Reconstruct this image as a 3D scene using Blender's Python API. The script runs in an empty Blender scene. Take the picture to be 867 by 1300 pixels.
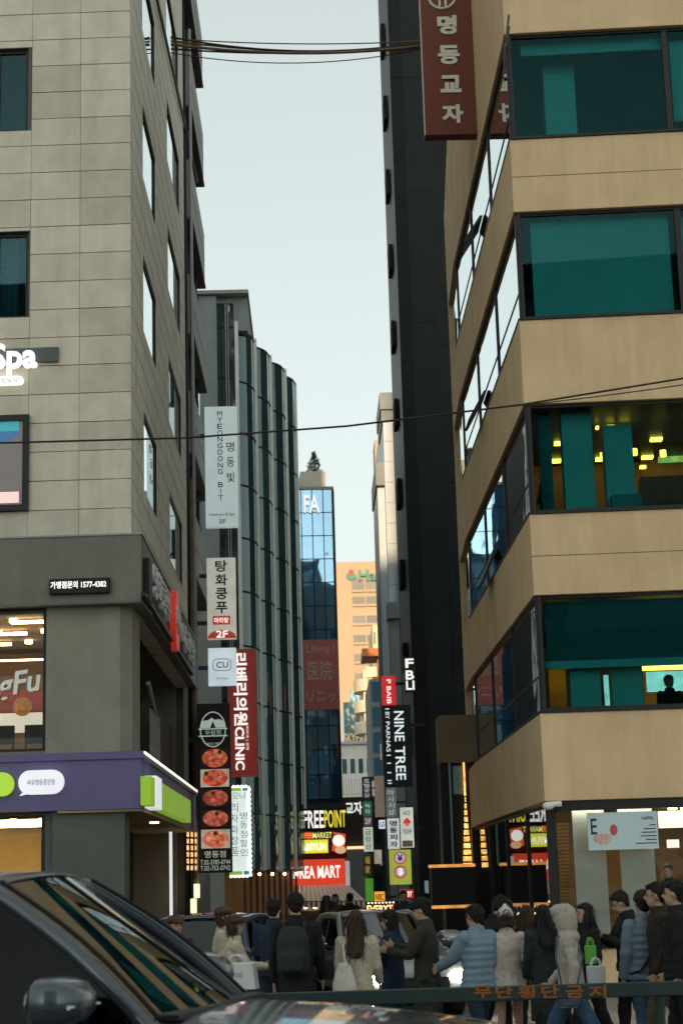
import bpy, bmesh, math, random
from mathutils import Vector, Matrix, noise as mnoise
random.seed(7)
S = bpy.context.scene
COL = S.collection
R = math.radians

# ------------------------------------------------------------------ camera
F_PX = 2163.0                     # focal length in pixels of the 867 x 1300 photograph
CAM = Vector((0, 0, 1.95))
YAW, PITCH, ROLL = R(1.12), R(12.18), 0.029
_f = Vector((math.sin(YAW) * math.cos(PITCH), math.cos(YAW) * math.cos(PITCH), math.sin(PITCH)))
_r0 = Vector((math.cos(YAW), -math.sin(YAW), 0))
_u0 = _r0.cross(_f)
_r = _r0 * math.cos(ROLL) - _u0 * math.sin(ROLL)
_u = _u0 * math.cos(ROLL) + _r0 * math.sin(ROLL)
cd = bpy.data.cameras.new('camera')
cd.sensor_fit = 'VERTICAL'; cd.sensor_height = 36; cd.sensor_width = 24
cd.lens = F_PX / 1300 * 36
cd.dof.use_dof = True; cd.dof.focus_distance = 25.0; cd.dof.aperture_fstop = 3.2
cd.clip_start = 0.1; cd.clip_end = 3000
cam = bpy.data.objects.new('camera', cd); COL.objects.link(cam)
_m = Matrix((( _r.x, _u.x, -_f.x, CAM.x), (_r.y, _u.y, -_f.y, CAM.y), (_r.z, _u.z, -_f.z, CAM.z), (0, 0, 0, 1)))
cam.matrix_world = _m
S.camera = cam

# ------------------------------------------------------------------ sky, sun, exposure
EXPO = 0.83
K = 2.0 ** (-EXPO)                # emission strength that shows as 1.0
SUN_AZ, SUN_EL = R(186), R(11.0)   # compass style: 0 = +Y, clockwise
w = bpy.data.worlds.new('World'); S.world = w; w.use_nodes = True
nt = w.node_tree; nt.nodes.clear()
sky = nt.nodes.new('ShaderNodeTexSky'); sky.sky_type = 'NISHITA'; sky.sun_disc = False
sky.sun_elevation = SUN_EL; sky.sun_rotation = SUN_AZ
sky.air_density = 1.0; sky.dust_density = 3.0; sky.ozone_density = 1.0; sky.altitude = 50
hsv = nt.nodes.new('ShaderNodeHueSaturation'); hsv.inputs['Saturation'].default_value = 0.25
mixc = nt.nodes.new('ShaderNodeMix'); mixc.data_type = 'RGBA'; mixc.blend_type = 'MULTIPLY'
mixc.inputs[0].default_value = 1.0; mixc.inputs[7].default_value = (0.93, 1.0, 0.965, 1)
bg = nt.nodes.new('ShaderNodeBackground'); bg.inputs['Strength'].default_value = 0.13
wo = nt.nodes.new('ShaderNodeOutputWorld')
nt.links.new(sky.outputs[0], hsv.inputs['Color']); nt.links.new(hsv.outputs[0], mixc.inputs[6])
veil = nt.nodes.new('ShaderNodeMix'); veil.data_type = 'RGBA'      # thin even cloud over the whole sky
veil.inputs[0].default_value = 0.38; veil.inputs[7].default_value = (3.65, 4.0, 3.75, 1)
nt.links.new(mixc.outputs[2], veil.inputs[6]); nt.links.new(veil.outputs[2], bg.inputs['Color']); nt.links.new(bg.outputs[0], wo.inputs['Surface'])
sl = bpy.data.lights.new('sun', 'SUN'); sl.energy = 2.6; sl.angle = R(0.5); sl.color = (1.0, 0.70, 0.42)
so = bpy.data.objects.new('sun', sl); COL.objects.link(so)
_sd = Vector((math.sin(SUN_AZ) * math.cos(SUN_EL), math.cos(SUN_AZ) * math.cos(SUN_EL), math.sin(SUN_EL)))
so.rotation_euler = _sd.to_track_quat('Z', 'Y').to_euler(); so.location = _sd * 100
vs = S.view_settings
vs.view_transform = 'Standard'; vs.look = 'None'; vs.exposure = EXPO; vs.gamma = 1; vs.use_curve_mapping = False
S.cycles.max_bounces = 7; S.cycles.diffuse_bounces = 3; S.cycles.glossy_bounces = 4; S.cycles.transparent_max_bounces = 16
S.cycles.sample_clamp_indirect = 4.0; S.cycles.caustics_reflective = False; S.cycles.caustics_refractive = False

# ------------------------------------------------------------------ helpers
def ray(px, py):
    return _f + _r * ((px - 433.5) / F_PX) + _u * ((650 - py) / F_PX)
def at(px, py, Y):
    d = ray(px, py); return CAM + d * (Y / d.y)
def onz(px, py, z):
    d = ray(px, py); return CAM + d * ((z - CAM.z) / d.z)
Z = Vector((0, 0, 1))

class Face:
    """A vertical plane: origin, viewer's right r, outward normal n = r x z."""
    def __init__(s, o, r):
        s.o = Vector((o[0], o[1], 0)); s.r = Vector((r[0], r[1], 0)).normalized(); s.n = s.r.cross(Z)
    def uv(s, px, py, d=0):
        dr = ray(px, py); t = ((s.o + s.n * d) - CAM).dot(s.n) / dr.dot(s.n)
        p = CAM + dr * t; return (p - s.o).dot(s.r), p.z
    def p(s, u, z, d=0):
        return s.o + s.r * u + Z * z + s.n * d

class MB:
    def __init__(s): s.v = []; s.f = []
    def poly(s, pts):
        b = len(s.v); s.v += [Vector(p) for p in pts]; s.f.append(tuple(range(b, b + len(pts)))); return s
    def box8(s, c):
        b = len(s.v); s.v += [Vector(p) for p in c]
        s.f += [tuple(b + i for i in q) for q in ((0, 3, 2, 1), (4, 5, 6, 7), (0, 1, 5, 4), (1, 2, 6, 5), (2, 3, 7, 6), (3, 0, 4, 7))]
        return s
    def fbox(s, F, u0, u1, z0, z1, d0, d1):
        if u0 > u1: u0, u1 = u1, u0
        if z0 > z1: z0, z1 = z1, z0
        if d0 > d1: d0, d1 = d1, d0
        q = lambda u, z, d: F.p(u, z, d)
        return s.box8([q(u0, z0, d1), q(u1, z0, d1), q(u1, z0, d0), q(u0, z0, d0), q(u0, z1, d1), q(u1, z1, d1), q(u1, z1, d0), q(u0, z1, d0)])
    def box(s, x0, x1, y0, y1, z0, z1):
        return s.box8([(x0, y0, z0), (x1, y0, z0), (x1, y1, z0), (x0, y1, z0), (x0, y0, z1), (x1, y0, z1), (x1, y1, z1), (x0, y1, z1)])
    def prism(s, foot, z0, z1):
        """foot: counter-clockwise (x, y) list"""
        n = len(foot); b = len(s.v)
        s.v += [Vector((x, y, z0)) for x, y in foot] + [Vector((x, y, z1)) for x, y in foot]
        s.f.append(tuple(b + i for i in reversed(range(n)))); s.f.append(tuple(b + n + i for i in range(n)))
        for i in range(n):
            j = (i + 1) % n; s.f.append((b + i, b + j, b + n + j, b + n + i))
        return s
    def tube(s, pts, rad, n=8, cap=True, flat=1.0):
        pts = [Vector(p) for p in pts]; rings = []
        if not isinstance(rad, (list, tuple)): rad = [rad] * len(pts)
        ref = None
        for i, p in enumerate(pts):
            t = (pts[min(i + 1, len(pts) - 1)] - pts[max(i - 1, 0)]).normalized()
            if ref is None:
                ref = t.orthogonal().normalized() if abs(t.z) > .95 else t.cross(Z).normalized()
            a = (ref - t * ref.dot(t)).normalized(); ref = a; b = t.cross(a)
            k = len(s.v); rings.append(k)
            for j in range(n):
                an = 2 * math.pi * j / n
                s.v.append(p + a * (math.cos(an) * rad[i]) + b * (math.sin(an) * rad[i] * flat))
        for i in range(len(pts) - 1):
            for j in range(n):
                k = (j + 1) % n
                s.f.append((rings[i] + j, rings[i] + k, rings[i + 1] + k, rings[i + 1] + j))
        if cap:
            s.f.append(tuple(rings[0] + j for j in reversed(range(n)))); s.f.append(tuple(rings[-1] + j for j in range(n)))
        return s
    def loft(s, rings, cap=True, close=True):
        n = len(rings[0]); ids = []
        for rg in rings:
            ids.append(len(s.v)); s.v += [Vector(p) for p in rg]
        for i in range(len(rings) - 1):
            for j in range(n if close else n - 1):
                k = (j + 1) % n
                s.f.append((ids[i] + j, ids[i] + k, ids[i + 1] + k, ids[i + 1] + j))
        if cap:
            s.f.append(tuple(ids[0] + j for j in reversed(range(n)))); s.f.append(tuple(ids[-1] + j for j in range(n)))
        return s
    def ball(s, c, r, nu=12, nv=8):
        c = Vector(c); r = Vector(r) if not isinstance(r, (int, float)) else Vector((r, r, r))
        rings = []
        for i in range(1, nv):
            ph = math.pi * i / nv
            rings.append([c + Vector((r.x * math.sin(ph) * math.cos(2 * math.pi * j / nu), r.y * math.sin(ph) * math.sin(2 * math.pi * j / nu), -r.z * math.cos(ph))) for j in range(nu)])
        return s.loft(rings)
    def grid(s, fn, nu, nv):
        b = len(s.v)
        for i in range(nu + 1):
            for j in range(nv + 1): s.v.append(Vector(fn(i / nu, j / nv)))
        for i in range(nu):
            for j in range(nv):
                k = b + i * (nv + 1) + j; s.f.append((k, k + nv + 1, k + nv + 2, k + 1))
        return s
    def mesh(s, name, mat, off=Vector((0, 0, 0)), smooth=False):
        m = bpy.data.meshes.new(name)
        m.from_pydata([tuple(v - off) for v in s.v], [], s.f)
        if mat: m.materials.append(mat)
        bm = bmesh.new(); bm.from_mesh(m); bmesh.ops.recalc_face_normals(bm, faces=bm.faces); bm.to_mesh(m); bm.free()
        if smooth: m.shade_smooth()
        m.update(); return m
    def build(s, name, mat, parent=None, smooth=False, bevel=0):
        off = wloc(parent) if parent else Vector((0, 0, 0))
        o = link(name, s.mesh(name, mat, off, smooth), parent)
        if bevel:
            b = o.modifiers.new('bevel', 'BEVEL'); b.width = bevel; b.segments = 2; b.limit_method = 'ANGLE'
        return o

def wloc(o):
    v = Vector((0, 0, 0))
    while o: v = v + o.location; o = o.parent
    return v
def link(name, data, parent=None):
    o = bpy.data.objects.new(name, data); COL.objects.link(o)
    if parent: o.parent = parent
    return o
def thing(name, label, cat, loc=(0, 0, 0), group=None, kind=None):
    o = link(name, None); o.location = loc; o.empty_display_size = .2
    return tag(o, label, cat, group, kind)
def tag(o, label=None, cat=None, group=None, kind=None):
    if label: o['label'] = label
    if cat: o['category'] = cat
    if group: o['group'] = group
    if kind: o['kind'] = kind
    return o
def centre(o):
    """move a one-mesh thing's origin to the middle of its base"""
    m = o.data; xs = [v.co for v in m.vertices]
    c = Vector(((min(v.x for v in xs) + max(v.x for v in xs)) / 2, (min(v.y for v in xs) + max(v.y for v in xs)) / 2, min(v.z for v in xs)))
    m.transform(Matrix.Translation(-c)); o.location = o.location + c
    return o

# ------------------------------------------------------------------ materials
MATS = {}
def nodes(name):
    m = bpy.data.materials.new(name); m.use_nodes = True; t = m.node_tree; t.nodes.clear()
    o = t.nodes.new('ShaderNodeOutputMaterial'); return m, t, o
def N(t, kind, **kw):
    n = t.nodes.new(kind)
    for k, v in kw.items():
        if k in n.inputs: n.inputs[k].default_value = v
        else: setattr(n, k, v)
    return n
def mat(name, col, rough=.7, amt=.18, scale=3.0, fine=60.0, bump=.15, metal=0.0, rnd=0.0, emit=None, es=0.0, coat=0.0, streak=0.0, spec=.22, stain=0.0):
    """principled surface with coarse + fine noise in the colour, a little relief and (optionally) vertical weather streaks"""
    if name in MATS: return MATS[name]
    m, t, out = nodes(name); L = t.links.new
    b = N(t, 'ShaderNodeBsdfPrincipled', Roughness=rough, Metallic=metal)
    b.inputs['Specular IOR Level'].default_value = spec
    b.inputs['Coat Weight'].default_value = coat
    g = N(t, 'ShaderNodeNewGeometry')
    n1 = N(t, 'ShaderNodeTexNoise', Scale=scale, Detail=4.0); n2 = N(t, 'ShaderNodeTexNoise', Scale=fine, Detail=2.0)
    L(g.outputs['Position'], n1.inputs['Vector']); L(g.outputs['Position'], n2.inputs['Vector'])
    a = N(t, 'ShaderNodeMath', operation='ADD'); L(n1.outputs[0], a.inputs[0]); L(n2.outputs[0], a.inputs[1])
    last = a
    if streak:
        mp = N(t, 'ShaderNodeMapping'); mp.inputs['Scale'].default_value = (5, 5, .25); L(g.outputs['Position'], mp.inputs['Vector'])
        n3 = N(t, 'ShaderNodeTexNoise', Scale=1.0, Detail=3.0); L(mp.outputs[0], n3.inputs['Vector'])
        a2 = N(t, 'ShaderNodeMath', operation='MULTIPLY_ADD'); L(n3.outputs[0], a2.inputs[0]); a2.inputs[1].default_value = streak; L(a.outputs[0], a2.inputs[2])
        a3 = N(t, 'ShaderNodeMath', operation='SUBTRACT'); L(a2.outputs[0], a3.inputs[0]); a3.inputs[1].default_value = streak * .5
        last = a3
    mr = N(t, 'ShaderNodeMapRange'); L(last.outputs[0], mr.inputs[0])
    mr.inputs[1].default_value = .6; mr.inputs[2].default_value = 1.4; mr.inputs[3].default_value = 1 - amt; mr.inputs[4].default_value = 1 + amt
    fac = mr
    if rnd:
        oi = N(t, 'ShaderNodeObjectInfo'); q = N(t, 'ShaderNodeMapRange'); L(oi.outputs['Random'], q.inputs[0])
        q.inputs[3].default_value = 1 - rnd; q.inputs[4].default_value = 1 + rnd
        mu = N(t, 'ShaderNodeMath', operation='MULTIPLY'); L(q.outputs[0], mu.inputs[0]); L(mr.outputs[0], mu.inputs[1]); fac = mu
    mx = N(t, 'ShaderNodeVectorMath', operation='SCALE'); mx.inputs[0].default_value = col[:3]; L(fac.outputs[0], mx.inputs['Scale'])
    colout = mx.outputs[0]
    if stain:      # rust-brown runs and grime patches with a shape of their own
        mp2 = N(t, 'ShaderNodeMapping'); mp2.inputs['Scale'].default_value = (2.2, 2.2, .35); L(g.outputs['Position'], mp2.inputs['Vector'])
        n4 = N(t, 'ShaderNodeTexNoise', Scale=1.0, Detail=6.0, Roughness=.65); L(mp2.outputs[0], n4.inputs['Vector'])
        q2 = N(t, 'ShaderNodeMapRange'); L(n4.outputs[0], q2.inputs[0]); q2.inputs[1].default_value = .5; q2.inputs[2].default_value = .75; q2.inputs[3].default_value = 0; q2.inputs[4].default_value = stain
        ms = N(t, 'ShaderNodeMix', data_type='RGBA'); L(q2.outputs[0], ms.inputs[0]); L(colout, ms.inputs[6]); ms.inputs[7].default_value = (col[0] * .5, col[1] * .4, col[2] * .3, 1); colout = ms.outputs[2]
    L(colout, b.inputs['Base Color'])
    if bump:
        bp = N(t, 'ShaderNodeBump', Strength=bump, Distance=.01); L(last.outputs[0], bp.inputs['Height']); L(bp.outputs[0], b.inputs['Normal'])
    if emit:
        b.inputs['Emission Color'].default_value = (*emit[:3], 1); b.inputs['Emission Strength'].default_value = es * K
    L(b.outputs[0], out.inputs[0]); MATS[name] = m; return m
def flat(name, col, rough=.6, metal=0.0, coat=0.0, spec=.5):
    if name in MATS: return MATS[name]
    m, t, out = nodes(name); b = N(t, 'ShaderNodeBsdfPrincipled', Roughness=rough, Metallic=metal)
    b.inputs['Base Color'].default_value = (*col, 1); b.inputs['Coat Weight'].default_value = coat; b.inputs['Specular IOR Level'].default_value = spec
    t.links.new(b.outputs[0], out.inputs[0]); MATS[name] = m; return m
def glow(name, col, e, var=0.0, scale=2.0, base=None, rough=.4):
    """a surface that gives off light (lightbox face, lamp); display value = col * e"""
    if name in MATS: return MATS[name]
    m, t, out = nodes(name); b = N(t, 'ShaderNodeBsdfPrincipled', Roughness=rough); c = base or tuple(x * .6 for x in col)
    b.inputs['Base Color'].default_value = (*c, 1)
    b.inputs['Emission Color'].default_value = (*col, 1); b.inputs['Emission Strength'].default_value = e * K
    if var:
        g = N(t, 'ShaderNodeNewGeometry'); n = N(t, 'ShaderNodeTexNoise', Scale=scale, Detail=2.0); t.links.new(g.outputs['Position'], n.inputs['Vector'])
        q = N(t, 'ShaderNodeMapRange'); t.links.new(n.outputs[0], q.inputs[0]); q.inputs[1].default_value = .3; q.inputs[2].default_value = .7
        q.inputs[3].default_value = e * K * (1 - var); q.inputs[4].default_value = e * K * (1 + var); t.links.new(q.outputs[0], b.inputs['Emission Strength'])
    t.links.new(b.outputs[0], out.inputs[0]); MATS[name] = m; return m
def clear_glass(name, tint, refl=.06, rough=.012, wav=.0, gcol=(.92, .97, .97)):
    """window pane one can look through: tinted transparency + Fresnel mirror"""
    if name in MATS: return MATS[name]
    m, t, out = nodes(name); L = t.links.new
    tr = N(t, 'ShaderNodeBsdfTransparent', Color=(*tint, 1)); gl = N(t, 'ShaderNodeBsdfGlossy', Roughness=rough, Color=(*gcol, 1))
    fr = N(t, 'ShaderNodeFresnel', IOR=1.52); a = N(t, 'ShaderNodeMath', operation='ADD', use_clamp=True); L(fr.outputs[0], a.inputs[0]); a.inputs[1].default_value = refl - .04
    mx = N(t, 'ShaderNodeMixShader'); L(a.outputs[0], mx.inputs[0]); L(tr.outputs[0], mx.inputs[1]); L(gl.outputs[0], mx.inputs[2])
    if wav: wavy(t, wav, [gl.inputs['Normal']])
    L(mx.outputs[0], out.inputs[0]); MATS[name] = m; return m
def wavy(t, wav, socks, scale=.9):
    g = N(t, 'ShaderNodeNewGeometry'); n = N(t, 'ShaderNodeTexNoise', Scale=scale, Detail=1.0); t.links.new(g.outputs['Position'], n.inputs['Vector'])
    bp = N(t, 'ShaderNodeBump', Strength=wav, Distance=.05); t.links.new(n.outputs[0], bp.inputs['Height'])
    for s in socks: t.links.new(bp.outputs[0], s)
def dark_glass(name, col, refl=.12, rough=.02, wav=.25, gcol=(.9, .96, .97), rnd=.25):
    """opaque-looking curtain-wall glass: dark body + mirror"""
    if name in MATS: return MATS[name]
    m, t, out = nodes(name); L = t.links.new
    di = N(t, 'ShaderNodeBsdfDiffuse'); gl = N(t, 'ShaderNodeBsdfGlossy', Roughness=rough, Color=(*gcol, 1))
    oi = N(t, 'ShaderNodeObjectInfo'); q = N(t, 'ShaderNodeMapRange'); L(oi.outputs['Random'], q.inputs[0]); q.inputs[3].default_value = 1 - rnd; q.inputs[4].default_value = 1 + rnd
    v = N(t, 'ShaderNodeVectorMath', operation='SCALE'); v.inputs[0].default_value = col; L(q.outputs[0], v.inputs['Scale']); L(v.outputs[0], di.inputs[0])
    fr = N(t, 'ShaderNodeFresnel', IOR=1.55); a = N(t, 'ShaderNodeMath', operation='ADD', use_clamp=True); L(fr.outputs[0], a.inputs[0]); a.inputs[1].default_value = refl - .045
    mx = N(t, 'ShaderNodeMixShader'); L(a.outputs[0], mx.inputs[0]); L(di.outputs[0], mx.inputs[1]); L(gl.outputs[0], mx.inputs[2])
    if wav: wavy(t, wav, [gl.inputs['Normal']])
    L(mx.outputs[0], out.inputs[0]); MATS[name] = m; return m

M_FRAME = mat('dark_window_frame', (.018, .019, .02), .45, .2, bump=.03)
M_BLACK = mat('black_paint', (.012, .013, .014), .5, .2, bump=.03)
M_STEEL = mat('brushed_steel', (.45, .46, .46), .35, .12, metal=.8, bump=.03, spec=.5)
M_GALV = mat('grey_painted_steel', (.3, .31, .31), .5, .15, bump=.04)
M_ROOM = mat('dim_room_plaster', (.22, .2, .17), .9, .15, bump=0)

# ------------------------------------------------------------------ lettering
def text_mesh(body, mat_, size=1.0, bold=0.0, depth=.01, fit=None, align='CENTER', shear=0.0, spacing=1.0):
    """mesh of the words in local coordinates: x right, y up, z towards the reader; fit = (w, h) scales to a box centred on 0"""
    cu = bpy.data.curves.new('lettering', 'FONT'); cu.body = body; cu.size = size; cu.offset = bold; cu.extrude = depth / 2
    cu.align_x = align; cu.shear = shear; cu.space_character = spacing; cu.resolution_u = 3
    o = bpy.data.objects.new('tmp', cu)
    me = bpy.data.meshes.new_from_object(o)
    bpy.data.objects.remove(o); bpy.data.curves.remove(cu)
    xs = [v.co.x for v in me.vertices]; ys = [v.co.y for v in me.vertices]
    cx, cy = (min(xs) + max(xs)) / 2, (min(ys) + max(ys)) / 2; W, H = max(xs) - min(xs), max(ys) - min(ys)
    sx = sy = 1
    if fit:
        sx = fit[0] / W if fit[0] else fit[1] / H
        sy = fit[1] / H if fit[1] else sx
    for v in me.vertices: v.co = ((v.co.x - cx) * sx, (v.co.y - cy) * sy, v.co.z)
    me.materials.clear(); me.materials.append(mat_); me.name = 'lettering'
    return me
def letter(body, mat_, F, u, z, d, fit, parent, bold=.0, depth=.012, rot=0, name='lettering', shear=0.0, spacing=1.0):
    """words centred at (u, z) on face F, d in front of it; rot in degrees clockwise"""
    me = text_mesh(body, mat_, 1.0, bold, depth, fit, shear=shear, spacing=spacing)
    a = R(-rot); ca, sa = math.cos(a), math.sin(a)
    off = wloc(parent) if parent else Vector((0, 0, 0))
    for v in me.vertices:
        x, y = v.co.x * ca - v.co.y * sa, v.co.x * sa + v.co.y * ca
        v.co = F.p(u + x, z + y, d + v.co.z) - off
    return link(name, me, parent)
def column_text(chars, mat_, F, u, z0, z1, d, w, parent, bold=.0, name='lettering', frac=.8):
    """one character under the other from z1 (top) down to z0"""
    n = len(chars); st = (z1 - z0) / n
    for i, c in enumerate(chars):
        if c == ' ': continue
        letter(c, mat_, F, u, z1 - st * (i + .5), d, (None if c in 'I1|' else w, st * frac), parent, bold, name=name)

def wall_cells(mb, F, us, zs, solid, d0, d1):
    """grid wall with openings; solid(i, j) tells which cells are filled; only outer faces are made"""
    nu, nz = len(us) - 1, len(zs) - 1
    ok = lambda i, j: 0 <= i < nu and 0 <= j < nz and solid(i, j)
    for i in range(nu):
        for j in range(nz):
            if not ok(i, j): continue
            a, b, c, e = us[i], us[i + 1], zs[j], zs[j + 1]; q = F.p
            mb.poly([q(a, c, d1), q(b, c, d1), q(b, e, d1), q(a, e, d1)]); mb.poly([q(a, c, d0), q(a, e, d0), q(b, e, d0), q(b, c, d0)])
            if not ok(i - 1, j): mb.poly([q(a, c, d0), q(a, c, d1), q(a, e, d1), q(a, e, d0)])
            if not ok(i + 1, j): mb.poly([q(b, c, d0), q(b, e, d0), q(b, e, d1), q(b, c, d1)])
            if not ok(i, j - 1): mb.poly([q(a, c, d0), q(b, c, d0), q(b, c, d1), q(a, c, d1)])
            if not ok(i, j + 1): mb.poly([q(a, e, d0), q(a, e, d1), q(b, e, d1), q(b, e, d0)])
    return mb
def wall_open(mb, F, u0, u1, z0, z1, holes, d0, d1):
    us = sorted({u0, u1, *[h[0] for h in holes], *[h[1] for h in holes]}); zs = sorted({z0, z1, *[h[2] for h in holes], *[h[3] for h in holes]})
    def solid(i, j):
        cu, cz = (us[i] + us[i + 1]) / 2, (zs[j] + zs[j + 1]) / 2
        return not any(h[0] < cu < h[1] and h[2] < cz < h[3] for h in holes)
    return wall_cells(mb, F, us, zs, solid, d0, d1)
def ring(mb, F, u0, u1, z0, z1, t, d0, d1):
    """rectangular frame"""
    mb.fbox(F, u0, u1, z0, z0 + t, d0, d1); mb.fbox(F, u0, u1, z1 - t, z1, d0, d1)
    mb.fbox(F, u0, u0 + t, z0 + t, z1 - t, d0, d1); mb.fbox(F, u1 - t, u1, z0 + t, z1 - t, d0, d1); return mb
# ================================================================== ground
M_ASPH = mat('asphalt', (.05, .05, .052), .85, .3, 1.5, 120, .4)
M_ALLEY = mat('alley_paving_dark', (.11, .1, .095), .8, .3, 1.2, 90, .4)
M_PAVE = mat('pinkish_paver', (.30, .25, .22), .85, .2, 2.0, 80, .3, rnd=.16)
M_KERB = mat('granite_kerb', (.33, .32, .30), .8, .2, 4, 90, .3)
M_LINE = mat('road_paint_white', (.7, .7, .67), .6, .25, 6, 60, .2)
M_LINEY = mat('road_paint_yellow', (.65, .42, .05), .6, .25, 6, 60, .2)
tag(MB().poly([(-900, -900, -.16), (900, -900, -.16), (900, 1500, -.16), (-900, 1500, -.16)]).build('ground', M_ASPH), kind='structure')
road = tag(MB().poly([(-90, 1.2, -.12), (90, 1.2, -.12), (90, 16.2, -.12), (-90, 16.2, -.12)]).build('road', M_ASPH), kind='structure')
for y in (5.2, 10.6):
    for x in range(-40, 41, 5):
        MB().box(x, x + 2.6, y, y + .12, -.118, -.114).build('lane_dash', M_LINE, road)
MB().box(-80, 80, 13.6, 13.72, -.118, -.114).build('centre_line', M_LINEY, road)
MB().box(-80, 80, 14.2, 14.32, -.118, -.114).build('centre_line', M_LINEY, road)
side = tag(MB().box(-90, 90, 16.4, 60, -.15, 0).build('far_pavement', M_PAVE), kind='structure')
tag(MB().box(-90, 90, -12, 1.0, -.15, 0).build('near_pavement', M_PAVE), kind='structure')
kerb = tag(MB().box(-90, 90, 1.0, 1.2, -.15, .005).build('near_kerb', M_KERB), kind='structure')
kerb = tag(MB().box(-90, 90, 16.2, 16.4, -.15, .005).build('far_kerb', M_KERB), kind='structure')
tag(MB().poly([(-2.4, 16.45, .005), (2.9, 16.45, .005), (3.0, 46, .005), (8, 110, .005), (10, 400, .005), (-4, 400, .005), (-.4, 70, .005), (-2.2, 46, .005)]).build('alley_road', M_ALLEY), kind='structure')
# pavers one can tell apart in front of the beige building
pv = MB().box(-.145, .145, -.145, .145, 0, .008).mesh('paver', M_PAVE)
for i in range(16):
    for j in range(18):
        o = link('paver', pv, side); o.location = (3.15 + i * .3, 20.2 + j * .3 + (.15 if i % 2 else 0), .001 + random.uniform(0, .004))
        o.rotation_euler = (random.uniform(-.006, .006), random.uniform(-.006, .006), random.uniform(-.01, .01))

# ================================================================== stone corner building (left)
YL = 28.3; XL = at(167.5, 800, YL).x
a2 = R(2); LF = Face((XL, YL), (math.cos(a2), -math.sin(a2))); LS = Face((XL, YL), (0, 1))
M_STONE = mat('beige_granite_tile', (.585, .535, .44), .75, .18, 2.5, 140, .35, rnd=.12, streak=.5, stain=.22)
M_STONES = mat('granite_side_painted_light', (.66, .635, .545), .75, .22, 2.5, 120, .3, streak=.7, stain=.2)  # same granite as the front; greyer, lifted colour puts the alley side's light in
M_JOINT = mat('dark_mortar', (.12, .11, .095), .9, .2)
M_FASC = mat('dark_grey_cladding', (.17, .165, .14), .6, .2, 2, 90, .15, streak=.5)
M_COLM = mat('warm_grey_render', (.25, .24, .2), .85, .2, 2, 90, .2, streak=.4)
M_PURP = mat('violet_fascia_panel', (.135, .115, .255), .5, .1, 2, 60, .08)
M_OFFG = clear_glass('blue_grey_office_glass', (.3, .55, .6), .03, gcol=(.3, .5, .55))
M_SIDEG = clear_glass('side_mirror_glass', (.3, .5, .55), .5)
lb = thing('stone_corner_building', 'tall beige stone-tiled corner building with violet shop band at left', 'building', (XL - 5, YL + 5, 0))
zt = 26.0
lz = lambda y: LF.uv(100, y)[1]; lu = lambda x, y=400: LF.uv(x, y)[0]
FZ1, FZ0 = lz(684), lz(768)         # grey fascia
PZ1, PZ0 = lz(958), lz(1029)        # violet band
winF = []
for (y0, y1) in ((163, 58), (400, 291), (643, 527)):
    winF.append((lu(-95, y0), lu(35.5, y0), lz(y0), lz(y1)))
up = winF[0][2] - winF[1][2]
winF.append((winF[0][0], winF[0][1], winF[0][2] + up, winF[0][3] + up)); winF.append((winF[0][0], winF[0][1], winF[0][2] + 2 * up, winF[0][3] + 2 * up))
wall = wall_open(MB(), LF, -12, -.02, FZ0, zt, winF, -.35, -.03).build('wall', M_JOINT, lb)
# stone tiles, each its own piece
cols = [0.0, lu(101.5), lu(38)]
while cols[-1] > -4.2: cols.append(cols[-1] - (cols[1] - cols[2]))
rowz = [FZ1]; 
while rowz[-1] < 20.5: rowz.append(rowz[-1] + .512)
cache = {}
for i in range(len(cols) - 1):
    u1, u0 = cols[i], cols[i + 1]
    for j in range(len(rowz) - 1):
        segs = [(rowz[j], rowz[j + 1])]
        for h in winF:
            if h[0] < (u0 + u1) / 2 < h[1]:
                ns = []
                for a, b in segs:
                    if b <= h[2] or a >= h[3]: ns.append((a, b)); continue
                    if a < h[2] - .05: ns.append((a, h[2]))
                    if b > h[3] + .05: ns.append((h[3], b))
                segs = ns
        for a, b in segs:
            ww, hh = round(u1 - u0 - .007, 3), round(b - a - .014, 3)
            if hh < .04: continue
            me = cache.get((ww, hh))
            if me is None:
                F0 = Face((0, 0), LF.r); me = cache[(ww, hh)] = MB().fbox(F0, -ww / 2, ww / 2, -hh / 2, hh / 2, -.03, 0).mesh('stone_tile', M_STONE)
            o = link('stone_tile', me, wall); o.location = LF.p((u0 + u1) / 2, (a + b) / 2, random.uniform(-.003, .003)) - wloc(wall)
MB().fbox(LF, -12, cols[-1] - .02, FZ1, zt, -.03, 0).build('stone_cladding', M_STONE, wall)
MB().fbox(LF, cols[-1], 0, rowz[-1] + .01, zt, -.03, 0).build('stone_cladding', M_STONE, wall)
sideh = []
sill = [LS.uv(183, 229)[1] + k * 3.08 for k in (-2, -1, 0, 1, 2)]
for z in sill:
    for (xa, xb, dz) in ((182.5, 199, 0), (214, 229.5, -.25)):
        sideh.append((LS.uv(xa, 400)[0], LS.uv(xb, 400)[0], z + dz, z + dz + 1.52))
SU1 = LS.uv(236, 500)[0]
sw = wall_open(MB(), LS, .032, SU1, FZ0, zt, sideh, -.3, 0).build('side_wall', M_STONES, lb)
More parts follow.
